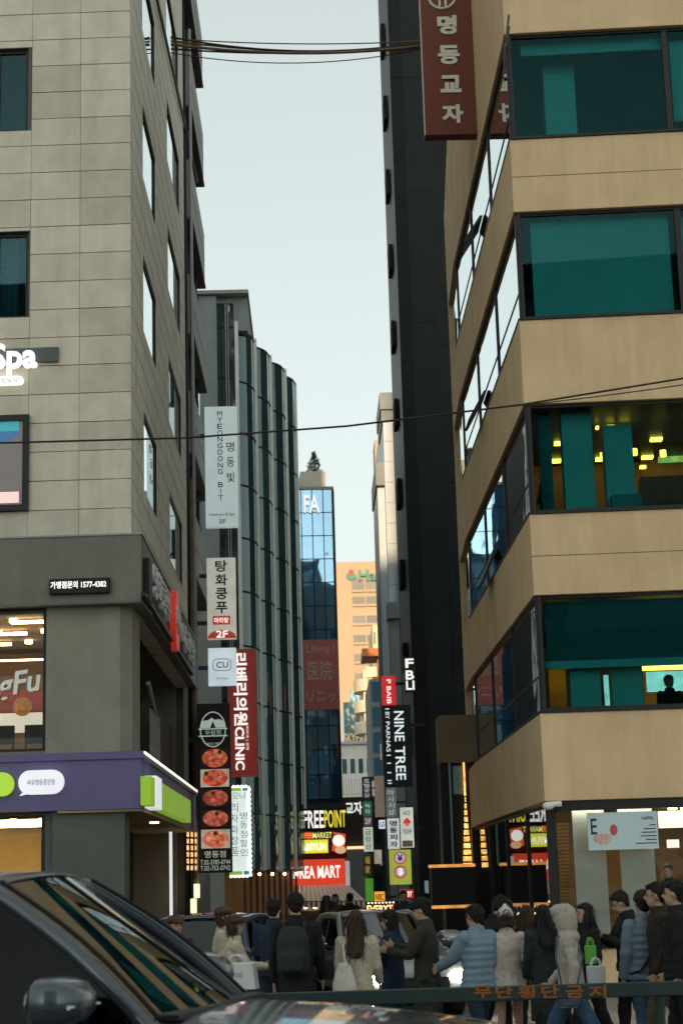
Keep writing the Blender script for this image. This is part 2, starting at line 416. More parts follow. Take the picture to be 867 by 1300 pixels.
# side joints: thin recessed-looking courses as proud lips every second course
for k in range(30):
    z = FZ1 + .512 * k
    if z > 22: break
    runs = [(.04, SU1)]
    for h in sideh:
        if h[2] - .01 < z < h[3] + .01: runs = [q for a, b in runs for q in ((a, min(b, h[0] - .01)), (max(a, h[1] + .01), b)) if q[1] - q[0] > .05]
    jb = MB()
    for a, b in runs: jb.fbox(LS, a, b, z - .006, z + .006, .001, .003)
    jb.build('mortar_joint', M_JOINT, sw)
def window(F, h, parent, glass, inset=.1, t=.05, mull=(), trans=(), name='window', fm=None, curtain=None):
    """frame + pane (+ mullions) as one part with the panes as sub-parts"""
    fm = fm or M_FRAME
    m = ring(MB(), F, h[0], h[1], h[2], h[3], t, -inset - .05, -inset + .015)
    for u in mull: m.fbox(F, u - t * .4, u + t * .4, h[2] + t, h[3] - t, -inset - .048, -inset + .012)
    for z in trans: m.fbox(F, h[0] + t, h[1] - t, z - t * .35, z + t * .35, -inset - .046, -inset + .01)
    w_ = m.build(name, fm, parent)
    us = [h[0] + t] + sorted(mull) + [h[1] - t]
    for a, b in zip(us, us[1:]):
        MB().fbox(F, a + .001, b - .001, h[2] + t - .002, h[3] - t + .002, -inset - .028, -inset - .016).build('pane', glass, w_)
    return w_
M_CURT = mat('pale_curtain', (.5, .55, .55), .9, .25, 12, 40, .3)
for k, h in enumerate(winF):
    if k == 2: continue
    w_ = window(LF, h, lb, M_OFFG, .12, .06, mull=(h[1] - .55,))
    if k == 1:
        c = MB()
        for q in range(16): c.tube([LF.p(h[0] + .1 + q * .095, h[2] + .08, -.3), LF.p(h[0] + .1 + q * .095, h[3] - .06, -.3)], .05, 8)
        c.build('curtain', M_CURT, w_, smooth=True)
for h in sideh: window(LS, h, lb, M_SIDEG, .03, .045)
inn = MB()
for k in range(7):
    z = FZ1 + k * 3.08 - .25; inn.fbox(LF, -12, -.4, z, z + .25, -6.5, -.36)
inn.fbox(LF, -12, -.4, FZ0, zt, -6.7, -6.5); inn.fbox(LF, -1.9, -1.8, FZ1, zt, -6.5, -.4)
inn.fbox(LS, SU1 - .3, SU1, 0, zt, -9, -.31); inn.fbox(LF, -12, -.02, zt, zt + .3, -11, 0)
inn.fbox(LF, -12, -11.8, 0, zt, -11, -.36)
inn.build('interior', M_ROOM, lb)
# grey fascia under the stone, wrapping the corner
fas = MB()
fas.fbox(LF, -12, .19, FZ0, FZ1, .002, .2); fas.fbox(LS, .0, SU1 + .1, FZ0, FZ1, .003, .19)
fas.fbox(LF, -12, .19, FZ0 - .02, FZ0 + .02, -1.2, .19)
fas = fas.build('fascia', M_FASC, lb)
MB().fbox(LF, -12, .21, FZ1, FZ1 + .03, .001, .22).fbox(LS, .0, SU1 + .1, FZ1, FZ1 + .03, .003, .21).build('flashing', M_GALV, fas)
# second floor: column, recess, lit restaurant window
cz0, cz1 = PZ1, FZ0
cu0, cu1 = lu(58, 860), lu(152, 860)
pc = lambda u, d: (LF.p(u, 0, d).x, LF.p(u, 0, d).y)
MB().prism([pc(cu0, -.06), pc(cu1, -.06), pc(-.03, -.28), pc(-.03, -1.2), pc(cu0, -1.2)], cz0, cz1).build('corner_column', M_COLM, lb)
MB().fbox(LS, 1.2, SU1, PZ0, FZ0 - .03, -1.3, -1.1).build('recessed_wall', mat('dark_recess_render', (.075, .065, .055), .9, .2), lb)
rs = MB()
u1 = LS.uv(199, 940)[0]
for k in range(9): rs.tube([LS.p(u1 + .25 * k, PZ1 + .05, -.12), LS.p(u1 + .25 * k, PZ1 + 1.15, -.12)], .012, 6)
for z in (PZ1 + .1, PZ1 + .62, PZ1 + 1.15): rs.tube([LS.p(u1, z, -.12), LS.p(u1 + 2.1, z, -.12)], .018, 6)
rs.build('railing', M_GALV, lb)
MB().tube([LS.p(u1, PZ1 + 1.65, -.15), LS.p(u1 + 1.8, PZ1 + 1.05, -.15)], .05, 6).tube([LS.p(u1 + 1.3, PZ1, -.2), LS.p(u1 + 1.3, PZ1 + 1.1, -.2)], .07, 8).build('stair_stringer', M_GALV, lb)
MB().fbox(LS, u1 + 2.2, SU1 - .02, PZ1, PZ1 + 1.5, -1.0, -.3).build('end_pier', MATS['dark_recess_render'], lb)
MB().fbox(LF, -12, cu0, cz0 - .1, cz0 + .08, -1, -.05).build('sill', M_FASC, lb)
h2 = (-6.0, cu0 - .01, cz0 + .08, cz1 - .02)
M_SHOPG = clear_glass('shop_window_glass', (.93, .95, .94), .05)
w2 = window(LF, h2, lb, M_SHOPG, .12, .05, mull=(-3.6,))
M_WARMC = mat('dark_warm_ceiling', (.2, .14, .08), .9, .3, 3, 30)
rm = MB(); rm.fbox(LF, -6, cu0, cz0 - .05, cz0, -5.2, -.2); rm.fbox(LF, -6, cu0, cz0, cz1, -5.3, -5.1); rm.fbox(LF, cu0 - .02, cu0 + .03, cz0, cz1, -5.2, -.2)
rm.build('restaurant_room', mat('warm_room_wall', (.32, .22, .13), .9, .2), lb)
MB().fbox(LF, -6, cu0, cz1 - .1, cz1, -5.2, -.2).build('restaurant_ceiling', M_WARMC, lb)
M_LAMP = glow('warm_lamp', (1.0, .68, .28), 14.0, base=(.8, .7, .5))
for k in range(14):
    u = cu0 - .25 - (k % 5) * .42 - (k // 5) * .13; d = -.6 - (k // 5) * 1.3
    if k % 3: MB().tube([LF.p(u, cz1 - .17, d), LF.p(u, cz1 - .11, d)], .07, 10).build('downlight', M_LAMP, lb)
    else: MB().fbox(LF, u - .45, u + .1, cz1 - .2, cz1 - .15, d, d + .05).build('strip_light', M_LAMP, lb)
for k, (y, d) in enumerate(((853, -2.6), (820, -1.6))):
    MB().fbox(LF, -6, cu0 - .03, lz(y + 1), lz(y - 1), d, d + .04).build('strip_light', M_LAMP, lb)
M_REDW = mat('red_wall_panel', (.36, .055, .025), .5, .15, bump=0); M_WHT = mat('white_gloss_panel', (.75, .74, .7), .4, .06, bump=0)
rp = MB().fbox(LF, -6, cu0 - .05, lz(886), lz(856), -2.2, -2.1).build('red_menu_board', M_REDW, lb)
MB().fbox(LF, -6, cu0 - .05, lz(913), lz(886.5), -2.2, -2.1).build('white_poster_board', glow('poster_white', (.8, .78, .7), .55, base=(.8, .78, .72)), rp)
M_FOODY = mat('stew_print', (.6, .28, .04), .5, .6, 18, 60, 0)
bowl = LF.uv(29, 897, -2.1)
MB().tube([LF.p(bowl[0], bowl[1], -2.098), LF.p(bowl[0], bowl[1], -2.09)], .17, 20).build('dish_print', M_FOODY, rp)
# seats of the restaurant seen through the glass
M_SEAT = mat('dark_chair', (.02, .017, .015), .6, .2)
for k in range(4):
    u = cu0 - .35 - k * .62
    MB().fbox(LF, u - .22, u + .22, cz0 + .3, cz0 + .62, -1.2, -1.15).fbox(LF, u - .22, u + .22, cz0 + .1, cz0 + .16, -1.6, -1.15).tube([LF.p(u - .2, cz0, -1.17), LF.p(u - .2, cz0 + .4, -1.17)], .02, 6).tube([LF.p(u + .2, cz0, -1.17), LF.p(u + .2, cz0 + .4, -1.17)], .02, 6).build('chair_back', M_SEAT, lb)
# violet band
vb = MB(); vb.fbox(LF, -12, .17, PZ0, PZ1, -.3, .16).fbox(LS, -.14, LS.uv(240, 1025)[0], PZ0, PZ1, -.3, .165)
vb = vb.build('violet_band', M_PURP, lb)
MB().fbox(LF, -12, .21, PZ1 - .1, PZ1 + .02, .16, .2).fbox(LS, -.14, LS.uv(240, 1025)[0], PZ1 - .1, PZ1 + .02, .166, .205).build('band_cap', M_PURP, vb)
M_LED = glow('white_led_strip', (1.0, .86, .66), 1.6); M_LEDW = glow('cool_led_strip', (.9, .95, 1.0), .75)
MB().fbox(LS, -.1, LS.uv(240, 1025)[0], PZ1 - .02, PZ1 + .015, .207, .23).build('led_edge', M_LED, vb)
MB().fbox(LS, -.1, LS.uv(240, 1025)[0], PZ0 - .04, PZ0 - .001, -1.2, .16).build('soffit', mat('tan_soffit', (.42, .3, .15), .7, .15), vb)
p = LS.uv(203, 1056)
MB().tube([LS.p(p[0], PZ0 - .07, -.1), LS.p(p[0], PZ0 - .042, -.1)], .09, 12).build('downlight', glow('soffit_lamp', (1, .9, .65), 4), vb)
MB().fbox(LF, cu0, cu1, 0, PZ0, -1.0, -.08).build('ground_column', mat('dark_green_grey_column', (.1, .112, .105), .7, .2, 2, 90, .2), lb)
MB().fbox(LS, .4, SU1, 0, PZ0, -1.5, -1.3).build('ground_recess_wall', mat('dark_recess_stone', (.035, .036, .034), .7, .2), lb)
MB().fbox(LS, .0, .7, 0, PZ0, -1.29, -.12).build('ground_side_pier', MATS['dark_green_grey_column'], lb)
p = LS.uv(227, 1100); MB().fbox(LS, p[0], p[0] + .09, .3, PZ0 - .1, -.2, -.14).build('led_post', M_LEDW, lb)
hg = (-6, cu0 - .01, .25, PZ0 - .05)
window(LF, hg, lb, M_SHOPG, .1, .05, mull=(-3.4,))
MB().fbox(LF, -6, cu0, 0, .25, -.3, -.05).build('plinth', M_FASC, lb)
gr = MB(); gr.fbox(LF, -6, cu0, .0, .05, -5, -.3).fbox(LF, -6, cu0, .05, PZ0, -5.1, -4.9).fbox(LF, cu0 - .02, cu0 + .02, .05, PZ0, -4.9, -1.05)
gr.build('shop_room', mat('shop_cream_wall', (.55, .43, .2), .8, .15), lb)
MB().fbox(LF, -6, cu0, PZ0 - .05, PZ0, -5, -.3).build('shop_ceiling', mat('shop_ceiling', (.5, .38, .17), .8, .15), lb)
for k in range(8):
    u, d = cu0 - .2 - (k % 4) * .5, -.9 - (k // 4) * 1.5
    MB().tube([LF.p(u, PZ0 - .11, d), LF.p(u, PZ0 - .055, d)], .06, 10).build('downlight', M_LAMP, lb)
for k in range(3): MB().fbox(LF, -5.5, cu0 - .1, PZ0 - .12, PZ0 - .08, -1.1 - k * 1.2, -1.0 - k * 1.2).build('strip_light', M_LAMP, lb)  # extra strips added to brighten the shop interior
for k, (za, c) in enumerate(((.5, (.5, .1, .06)), (.9, (.2, .3, .12)), (1.3, (.6, .5, .2)), (1.7, (.3, .32, .35)))):
    for q in range(7):
        MB().fbox(LF, cu0 - .25 - q * .33, cu0 - .02 - q * .33, za, za + random.uniform(.18, .3), -2.0, -1.7).build('shelf_goods', mat('goods_%d' % ((k + q) % 4), ((.5, .1, .06), (.2, .3, .12), (.6, .5, .2), (.45, .45, .45))[(k + q) % 4], .5, .3, 20, 60, 0), lb)
# drain pipes at the far end of the side wall
for x, r, m_ in ((238, .045, M_FRAME), (242.5, .05, mat('rusty_brown_pipe', (.14, .1, .07), .7, .3, 3)), (246, .04, M_GALV)):
    p = at(x, 560, YL + SU1 + .18)
    tag(centre(MB().tube([(p.x, p.y, .0), (p.x, p.y, 11.8 if r == .05 else 24)], r, 10).build('drain_pipe', m_, smooth=True)),
        {.045: 'black drain pipe beside the stone building, nearest of three', .05: 'rusty brown drain pipe beside the stone building', .04: 'thin pale grey drain pipe furthest from the stone building'}[r], 'drain pipe', 'drain pipes at the end of the stone wall')

# ================================================================== ribbon-window building behind it
Y2a, Y2b = YL + SU1 + .35, 46.8
X2 = at(259.5, 300, Y2b).x
rb = thing('ribbon_window_building', 'grey building with projecting window bands behind the stone corner building', 'building', (X2 - 3, 43, 0))
F2 = Face((X2, Y2a), (0, 1)); L2 = Y2b - Y2a
M_GREY = mat('light_grey_panel', (.33, .345, .335), .7, .14, 2, 80, .15, streak=.4)
M_GREYD = mat('grey_brown_soffit', (.12, .11, .1), .8, .2)
zb = [F2.uv(259, y)[1] for y in (237, 178)]
pit = F2.uv(259, 122)[1] - zb[0]
MB().fbox(F2, 0, L2, 0, 30, -6, -.32).build('wall', M_GREYD, rb)
M_RIBG = dark_glass('ribbon_glass', (.03, .045, .05), .5, .02, .2)
for k in range(-4, 4):
    z0, z1 = zb[0] + k * pit, zb[1] + k * pit
    b_ = MB().fbox(F2, 0, L2, z0, z1, -.3, 0).build('window_band', M_GREY, rb)
    MB().fbox(F2, .0, L2, z0 - .06, z0 - .002, -.3, .03).build('drip_edge', M_GREYD, b_)
    MB().fbox(F2, .0, L2, (z0 + z1) / 2 - .015, (z0 + z1) / 2 + .015, .001, .006).build('joint', M_GREYD, b_)
    zw1 = z0 + pit
    n = 4
    for q in range(n):
        MB().fbox(F2, L2 * q / n + .05, L2 * (q + 1) / n - .03, z1 + .02, zw1 - .08, -.2, -.18).build('pane', M_RIBG, b_)
        MB().fbox(F2, L2 * q / n - .03, L2 * q / n + .04, z1, zw1 - .07, -.25, -.14).build('mullion', M_FRAME, b_)
MB().fbox(F2, 0, L2, 0, 3.2, -.3, -.05).build('shopfront_wall', mat('dark_shopfront', (.05, .05, .045), .6, .3), rb)
M_WINW = glow('warm_small_window', (1.0, .62, .25), 1.1, .5, 9)
for k in range(6):
    for q in range(3):
        p = F2.uv(240 + q * 5, 1062 + k * 8.5)
        MB().fbox(F2, p[0], p[0] + .35, p[1], p[1] + .1, -.045, -.02).build('lit_pane', M_WINW, rb)
M_LANT = glow('paper_lantern', (1, .85, .55), 1.2)
for (x, y) in ((250, 1131), (246, 1150)):
    p = F2.uv(x, y); MB().fbox(F2, p[0] - .35, p[0] + .35, p[1] - .16, p[1] + .16, -.045, .05).build('lit_menu_box', M_LANT, rb)

# ================================================================== curved glass building
cg = thing('curved_glass_building', 'dark teal glass building with a row of curved bays and pale fins', 'building', (-4, 60, 0))
M_TEALG = dark_glass('teal_curtain_glass', (.03, .06, .062), .16, .03, .3, (.7, .84, .85))
M_FIN = mat('pale_metal_fin', (.72, .74, .7), .45, .1, bump=.03)
M_CONC = mat('blue_grey_concrete', (.27, .30, .30), .8, .15, 1.5, 70, .2, streak=.5)
fx = [(304, 54.5), (328, 56.4), (347.5, 58.3), (366.5, 60.0), (379, 61.8)]
fins = [at(x, 700, y) for x, y in fx]
ztop = at(303, 413, 54.5).z
zbot = at(320, 1105, 55).z
ztr = [zbot + (ztop - zbot) * k / 10 for k in range(11)]
fin_off = [0, -.12, .04, -.05, 0.02]
for k, p in enumerate(fins):
    MB().box(p.x - .04, p.x + .07, p.y - .09, p.y + .2, zbot, ztop + .12).build('fin', M_FIN, cg)
def bay(p, q, bulge):
    pts = []
    d = q - p; n = Vector((d.y, -d.x, 0)).normalized()
    for i in range(11):
        t = i / 10; pts.append(p + d * t + n * (bulge * math.sin(math.pi * t)))
    return pts
p_last = Vector((fins[-1].x + .05, fins[-1].y + 6, 0))
bays = [(fins[k] + Vector((-.45, .12, 0)), fins[k + 1] + Vector((-.02, 0, 0)), .3) for k in range(4)]
for p, q, bl in bays:
    pts = bay(p, q, bl)
    base = None
    for j in range(10):
        z0, z1 = ztr[j] + .03, ztr[j + 1] - .03
        MB().grid(lambda s_, t_: Vector((pts[round(s_ * 10)].x, pts[round(s_ * 10)].y, z0 + (z1 - z0) * t_)), 10, 1).build('curved_pane', M_TEALG, cg, smooth=True)
    for z in ztr: MB().tube([Vector((v.x, v.y, z)) for v in pts], .035, 6).build('transom_ring', M_FRAME, cg)
p = fins[0]; x0 = at(258, 700, 54.5).x
fx0 = Face((x0, 54.5), (1, 0))
xw = at(275.5, 450, 54.5).x - x0; xe = p.x - x0
ztr = ztr + [ztop + (at(290, 384, 54.5).z - ztop)]
for j in range(11): MB().fbox(fx0, xw, xe - .08, ztr[j] + .03, ztr[j + 1] - .03, -.2, -.18).build('flat_pane', M_TEALG, cg)
for z in ztr: MB().fbox(fx0, xw, xe - .08, z - .03, z + .03, -.24, -.15).build('transom', M_FRAME, cg)
MB().fbox(fx0, xw + .28, xw + .36, zbot, ztr[-1], -.23, -.13).build('mullion', M_GALV, cg)
MB().fbox(fx0, xe - .32, xe - .25, zbot, ztr[-1], -.23, -.13).build('mullion', M_GALV, cg)
MB().fbox(fx0, -3, xw, 0, at(262, 376, 54.5).z, -8, 0).build('concrete_wall', M_CONC, cg)
zp = at(290, 374, 54.5).z
MB().fbox(fx0, -3, at(314, 400, 54.5).x - x0, ztop - .1, zp, -6, -.26).build('penthouse', M_CONC, cg)
MB().fbox(fx0, -3, at(316, 400, 54.5).x - x0, zp, zp + .12, -6.2, .15).build('roof_edge', M_GALV, cg)
core = [(fins[0].x - .1, fins[0].y + .25)] + [(f.x - .05, f.y + .25) for f in fins[1:]] + [(fins[-1].x, 70), (-6, 70), (-6, 54.8)]
MB().prism(core, zbot, ztop).build('core', mat('core_dark', (.02, .025, .03), .7, .1), cg)
gf = Face((x0, 54.6), (1, 0))
M_WOOD = mat('glowing_wood_front', (.09, .045, .02), .5, .35, 2, 30, .2, emit=(1, .5, .15), es=.035)  # faint warm glow put into the wood in place of lamplight
core2 = [(x - .15, y + .2) for x, y in core[:5]] + core[5:]
MB().prism(core2, 0, zbot - .01).build('ground_floor', M_WOOD, cg)
for k in range(12):
    t = k / 11; a = fins[0].lerp(fins[-1], t); MB().box(a.x - .04, a.x + .04, a.y - .02, a.y + .06, 0, zbot - .02).build('timber_post', mat('dark_timber', (.06, .035, .02), .6, .3), cg)
for k in range(6):
    a = fins[0].lerp(fins[-1], k / 5); MB().ball((a.x + .05, a.y - .1, zbot - .12), .05, 8, 6).build('lamp', M_LAMP, cg)

# ================================================================== blue glass clinic building with red banner
Yb = 73.0
bb = thing('blue_glass_building', 'blue mirror-glass building with a red clinic banner at the alley bend', 'building', (-.5, 76, 0))
xa, xb = at(372, 800, Yb).x, at(428.5, 800, Yb).x
FB = Face((xa, Yb), (math.cos(R(3)), math.sin(R(3))))
bw = xb - xa; zbt = at(400, 621, Yb).z; zb0 = at(400, 1015, Yb).z
M_BLUEG = dark_glass('blue_mirror_glass', (.03, .115, .21), .26, .02, .14, (.3, .5, .7), .35)
MB().fbox(FB, 0, bw, 0, zbt - .1, -12, -.1).build('core', mat('navy_core', (.012, .03, .06), .6, .1), bb)
nr = 13
for c in range(4):
    for j in range(nr):
        u0, u1 = bw * c / 4 + .02, bw * (c + 1) / 4 - .02; z0 = zb0 + (zbt - zb0) * j / nr
        o = MB().fbox(FB, u0, u1, z0 + .02, z0 + (zbt - zb0) / nr - .02, -.08, -.03).build('pane', M_BLUEG, bb)
MB().fbox(Face((FB.p(bw, 0).x, FB.p(bw, 0).y), (-FB.n.x, -FB.n.y)), .02, 11, 0, zbt - .02, -.1, .02).build('side_wall', M_FRAME, bb)
MB().fbox(FB, 0, bw, zbt, zbt + .12, -2, .05).build('roof_edge', M_GALV, bb)
za, zc = at(400, 612, Yb + 2).z, at(400, 598, Yb + 2).z
MB().fbox(FB, at(384, 600, Yb).x - xa, at(417, 600, Yb).x - xa, zbt, zc, -5, -2).build('parapet', mat('cream_parapet', (.5, .46, .38), .8, .15), bb)
M_SIGNW = glow('sign_white', (.95, .97, .96), .8)
zl = at(395, 640, Yb).z
letter('FA', M_SIGNW, FB, at(395.5, 640, Yb).x - xa, zl, .1, (at(405, 640, Yb).x - at(385, 640, Yb).x, .8), bb, .02, .06, name='rooftop_lettering')
# red banner
bu0, bu1 = at(384.5, 850, Yb).x - xa, at(430, 850, Yb).x - xa
bz1, bz0 = at(405, 812, Yb).z, at(405, 901, Yb).z
bn = thing('clinic_banner', 'faded red clinic banner with white Japanese lettering on blue glass', 'banner', FB.p(bu0, bz0, .05))
MB().fbox(FB, bu0, bu1, bz0, bz1, .0, .06).build('cloth', mat('faded_red_banner', (.62, .2, .17), .7, .15, 2, 40, .05), bn)
M_TXW = mat('white_print', (.75, .73, .7), .6, .06, bump=0)
zz = lambda y: at(405, y, Yb).z
M_TXP = mat('pink_white_print', (.62, .5, .46), .6, .06, bump=0)
letter('Lifting !', M_TXP, FB, (bu0 + bu1) / 2, zz(825), .065, (bu1 - bu0 - .35, .42), bn)
letter('医院', M_TXP, FB, (bu0 + bu1) / 2 - .05, zz(851), .065, (1.05, .85), bn, .01)
letter('リニッ', M_TXP, FB, (bu0 + bu1) / 2, zz(884), .065, (bu1 - bu0 - .3, .5), bn, .01)
MB().box(-.62, .98, 62.0, 72.6, 0, at(410, 1020, 62).z).build('shop_podium', mat('dark_podium', (.04, .04, .045), .7, .2), bb)
# roof plant
rp_ = thing('roof_shrub', 'small green shrub on the roof of the blue glass building', 'plant', FB.p(at(404, 600, Yb).x - xa, zc, -3))
M_LEAF = mat('shrub_leaf', (.05, .09, .035), .7, .4, 8, 40, 0, rnd=.0)
c0 = FB.p(at(404, 600, Yb).x - xa, zc, -3)
MB().tube([c0 + Z * -.1, c0 + Vector((.05, 0, .5)), c0 + Vector((0, 0, .95))], [.05, .035, .015], 6).build('trunk', mat('bark', (.08, .06, .04), .9, .3), rp_)
lf = MB()
for k in range(420):
    h = random.random(); rr = (1 - h) * .42 + .06
    an = random.uniform(0, 6.28); q = c0 + Vector((math.cos(an) * rr * random.random() ** .5, math.sin(an) * rr * random.random() ** .5, .1 + h * 1.0 + random.uniform(-.08, .08)))
    dv = Vector((random.uniform(-1, 1), random.uniform(-1, 1), random.uniform(-.3, .9))).normalized() * random.uniform(.06, .14); sv = dv.orthogonal().normalized() * .025
    lf.poly([q - dv, q + sv, q + dv, q - sv])
lf.build('crown', M_LEAF, rp_)
# ================================================================== beige office building (right)
YR = 28.5; XR = at(688, 960, YR).x
a4 = R(4); RF = Face((XR, YR), (math.cos(a4), -math.sin(a4))); RS = Face((XR, YR), (0, -1))
M_BEIGE = mat('beige_stucco', (.66, .49, .295), .85, .15, 1.2, 160, .35, streak=.7, stain=.28)
M_TEALW = clear_glass('teal_tinted_glass', (.40, .76, .77), .02, gcol=(.12, .25, .27))
M_ALLEYG = clear_glass('alley_side_glass', (.22, .5, .52), .5, wav=.06)
ro = thing('beige_office_building', 'beige rendered corner office building with teal ribbon windows at right', 'building', (XR + 5, YR + 6, 0))
rz = lambda y: RF.uv(700, y)[1]
LV = [(rz(1017), rz(905)), (rz(755), rz(652)), (rz(512), rz(405)), (rz(267), rz(175)), (rz(40), rz(-65))]
UF = 9.0; US = -12.0
bendp = RS.p(US, 0); ab = R(2.0)
RB = Face((bendp.x, bendp.y), (-math.sin(ab), -math.cos(ab)))      # beyond the bend, u negative
UB = -3.3
foot = [(RF.p(0, 0).x, RF.p(0, 0).y), (RF.p(UF, 0).x, RF.p(UF, 0).y), (RF.p(UF, 0).x + 1, RB.p(UB, 0).y), (RB.p(UB, 0).x, RB.p(UB, 0).y), (bendp.x, bendp.y)]
def ring_foot(ins):
    q = [RF.p(ins, 0, -ins), RF.p(UF, 0, -ins), Vector((RF.p(UF, 0).x + 1, RB.p(UB, 0).y - ins, 0)), RB.p(UB + ins, 0, -ins), RS.p(US, 0, -ins)]
    return [(v.x, v.y) for v in q]
MB().fbox(RB, UB, UB + .3, 3, LV[-1][0], -.4, -.004).build('end_pier', M_BEIGE, ro)
for k, (z0, z1) in enumerate(LV):
    pm = MB().prism(foot, z0, z1)
    if k == len(LV) - 1:            # parapet: the roof line falls towards the far end of the alley side
        nf = len(foot)
        for i, dz in enumerate((3.2, 3.2, 1.0, 1.0, 1.9)): pm.v[nf + i].z += dz
    b_ = pm.build('spandrel', M_BEIGE, ro, bevel=.012)
    if k == len(LV) - 1: continue
    MB().fbox(RF, .02, UF, z1 + .002, z1 + .045, -.14, .035).fbox(RS, US, -.02, z1 + .002, z1 + .045, -.14, .012).build('sill', M_FRAME, b_)
    if k in (1, 3):
        zs = z0 + .48 * (z1 - z0)
        MB().fbox(RF, .0, UF, zs - .006, zs + .006, .001, .003).build('joint', M_JOINT, b_)
# rooms behind the glass
M_ROOM2 = mat('office_room', (.3, .25, .18), .9, .15, bump=0)
rr = MB()
rr.fbox(RF, 6.8, 7.0, 3, LV[-1][0], -6.9, -.25)
rr.fbox(RF, .3, UF, 3, LV[-1][0], -7.1, -6.9)
rr.build('back_wall', M_ROOM2, ro)
rr = MB().fbox(RS, US - .5, US - .3, 3, LV[-1][0], -7, -.3); rr.build('party_wall', M_ROOM2, ro)
PM = [0.06, RF.uv(848, 110)[0], RF.uv(848, 110)[0] + 2.4, RF.uv(848, 110)[0] + 4.8]
SP = [-.04 - 3.985 * k for k in range(4)]
for k in range(len(LV) - 1):
    z0, z1 = LV[k][1] + .045, LV[k + 1][0]
    for a, b in zip(PM, PM[1:]):
        m = ring(MB(), RF, a, b, z0, z1, .05, -.17, -.1); w_ = m.build('window', M_FRAME, ro)
        MB().fbox(RF, a + .05, b - .05, z0 + .05, z1 - .05, -.142, -.13).build('pane', M_TEALW, w_)
    for q, (b, a) in enumerate(zip(SP, SP[1:])):
        m = ring(MB(), RS, a, b, z0, z1, .03, -.12, -.06); m.fbox(RS, a + .03, b - .03, z0 + .62, z0 + .635, -.115, -.075)
        w_ = m.build('window', M_FRAME, ro)
        MB().fbox(RS, a + .03, b - .03, z0 + .03, z0 + .62, -.1, -.09).build('pane', M_ALLEYG, w_)
        MB().fbox(RS, a + .03, b - .03, z0 + .635, z1 - .03, -.1, -.09).build('pane', M_ALLEYG, w_)
    MB().fbox(RB, UB + .31, -.02, z0, z1, -.1, -.08).build('bend_window', M_ALLEYG, ro)
    # dark soffit + corner post inside
    MB().prism(ring_foot(.18), z1 - .012, z1 - .004).build('soffit', M_FRAME, ro)
    MB().fbox(RF, .02, .1, z0, z1, -.2, -.07).build('corner_post', M_FRAME, ro)
# open top-hung sashes on the alley side
for (px_, py_, lev, ang) in ((606, 300, 2, 30), (611, 520, 1, 26), (624, 720, 0, 20)):
    u = RS.uv(px_, py_)[0]; zc_ = LV[lev + 1][1] + .55 if lev < 2 else LV[3][1] + .5
    zc_ = RS.uv(px_, py_)[1] + .3; L_ = .7; d = math.sin(R(ang)) * L_; h = math.cos(R(ang)) * L_
    pts = [RS.p(u - .55, zc_, -.05), RS.p(u + .45, zc_, -.05), RS.p(u + .45, zc_ - h, d), RS.p(u - .55, zc_ - h, d)]
    up_ = RS.n * .03
    MB().box8([p_ - up_ for p_ in pts] + [p_ + up_ for p_ in pts]).build('open_sash', M_FRAME, ro)
# furnishings behind the teal glass, floor by floor
M_BLIND = mat('pale_roller_blind', (.62, .62, .58), .9, .08, 3, 40, .05)
M_BLINDD = mat('dark_roller_blind', (.14, .15, .15), .9, .1, 3, 40, .05)
M_AMBER = mat('amber_wall', (.6, .3, .09), .8, .25, 2, 30, .1)
M_LAMPW = glow('warm_office_lamp', (1.0, .26, .03), 13.0, base=(.8, .7, .5))
def rbox(x0, x1, y0, y1, d, th, name, m_, parent=None):
    a, zt_ = RF.uv(x0, y0, d); b, zb_ = RF.uv(x1, y1, d)
    return MB().fbox(RF, a, b, zb_, zt_, d - th, d).build(name, m_, parent or ro)
rbox(660, 843, 52, 62, -.35, .05, 'blind_roll', M_BLIND)
rbox(688, 733, 75, 172, -.8, .5, 'column', M_BLIND)
rbox(795, 835, 60, 150, -1.6, .1, 'dark_cabinet', mat('dark_cabinet', (.03, .03, .03), .6, .2))
rbox(672, 856, 277, 401, -.35, .04, 'roller_blind', M_BLIND)
rbox(848, 930, 52, 150, -.4, .04, 'roller_blind', M_BLIND)
rbox(862, 940, 275, 401, -.4, .04, 'roller_blind', M_BLIND)
rbox(711, 757, 518, 650, -.5, .45, 'column', M_BLIND)
rbox(765, 808, 540, 650, -.7, .45, 'column', M_BLIND)
rbox(682, 704, 525, 650, -.6, .1, 'curtain', mat('teal_curtain', (.1, .2, .22), .9, .2))
for k in range(2): rbox(808 + k * 60, 862 + k * 60, 518, 650, -4.5, .1, 'amber_wall', M_AMBER)
rbox(776, 815, 628, 650, -.45, .4, 'desk', mat('teal_desk', (.2, .3, .3), .6, .1))
for (x, y, ww) in ((752, 524, 4), (756, 542, 4), (770, 541, 10), (787, 541, 12), (812, 592, 8)):
    rbox(x, x + ww, y - 1.5, y + 1.5, -1.4, .12, 'ceiling_lamp', M_LAMPW)
for lev, ds in ((1, (-2.6, -4.0)), (0, (-2.2, -3.9))):  # extra ceiling lamps, added to brighten the amber rooms
    for d in ds:
        for ua in (.7, 1.6, 2.5, 3.4, 4.3): MB().fbox(RF, ua, ua + .22, LV[lev + 1][0] - .07, LV[lev + 1][0] - .02, d - .18, d).build('ceiling_lamp', M_LAMPW, ro)
MB().fbox(RF, .4, 6.7, LV[1][1], LV[2][0] - .02, -4.75, -4.6).build('amber_wall', M_AMBER, ro)
MB().fbox(RF, 2.3, 3.6, LV[1][1], LV[1][1] + 1.25, -3.3, -2.9).build('bar_counter', mat('dark_bar', (.1, .05, .02), .5, .3, 6), ro)
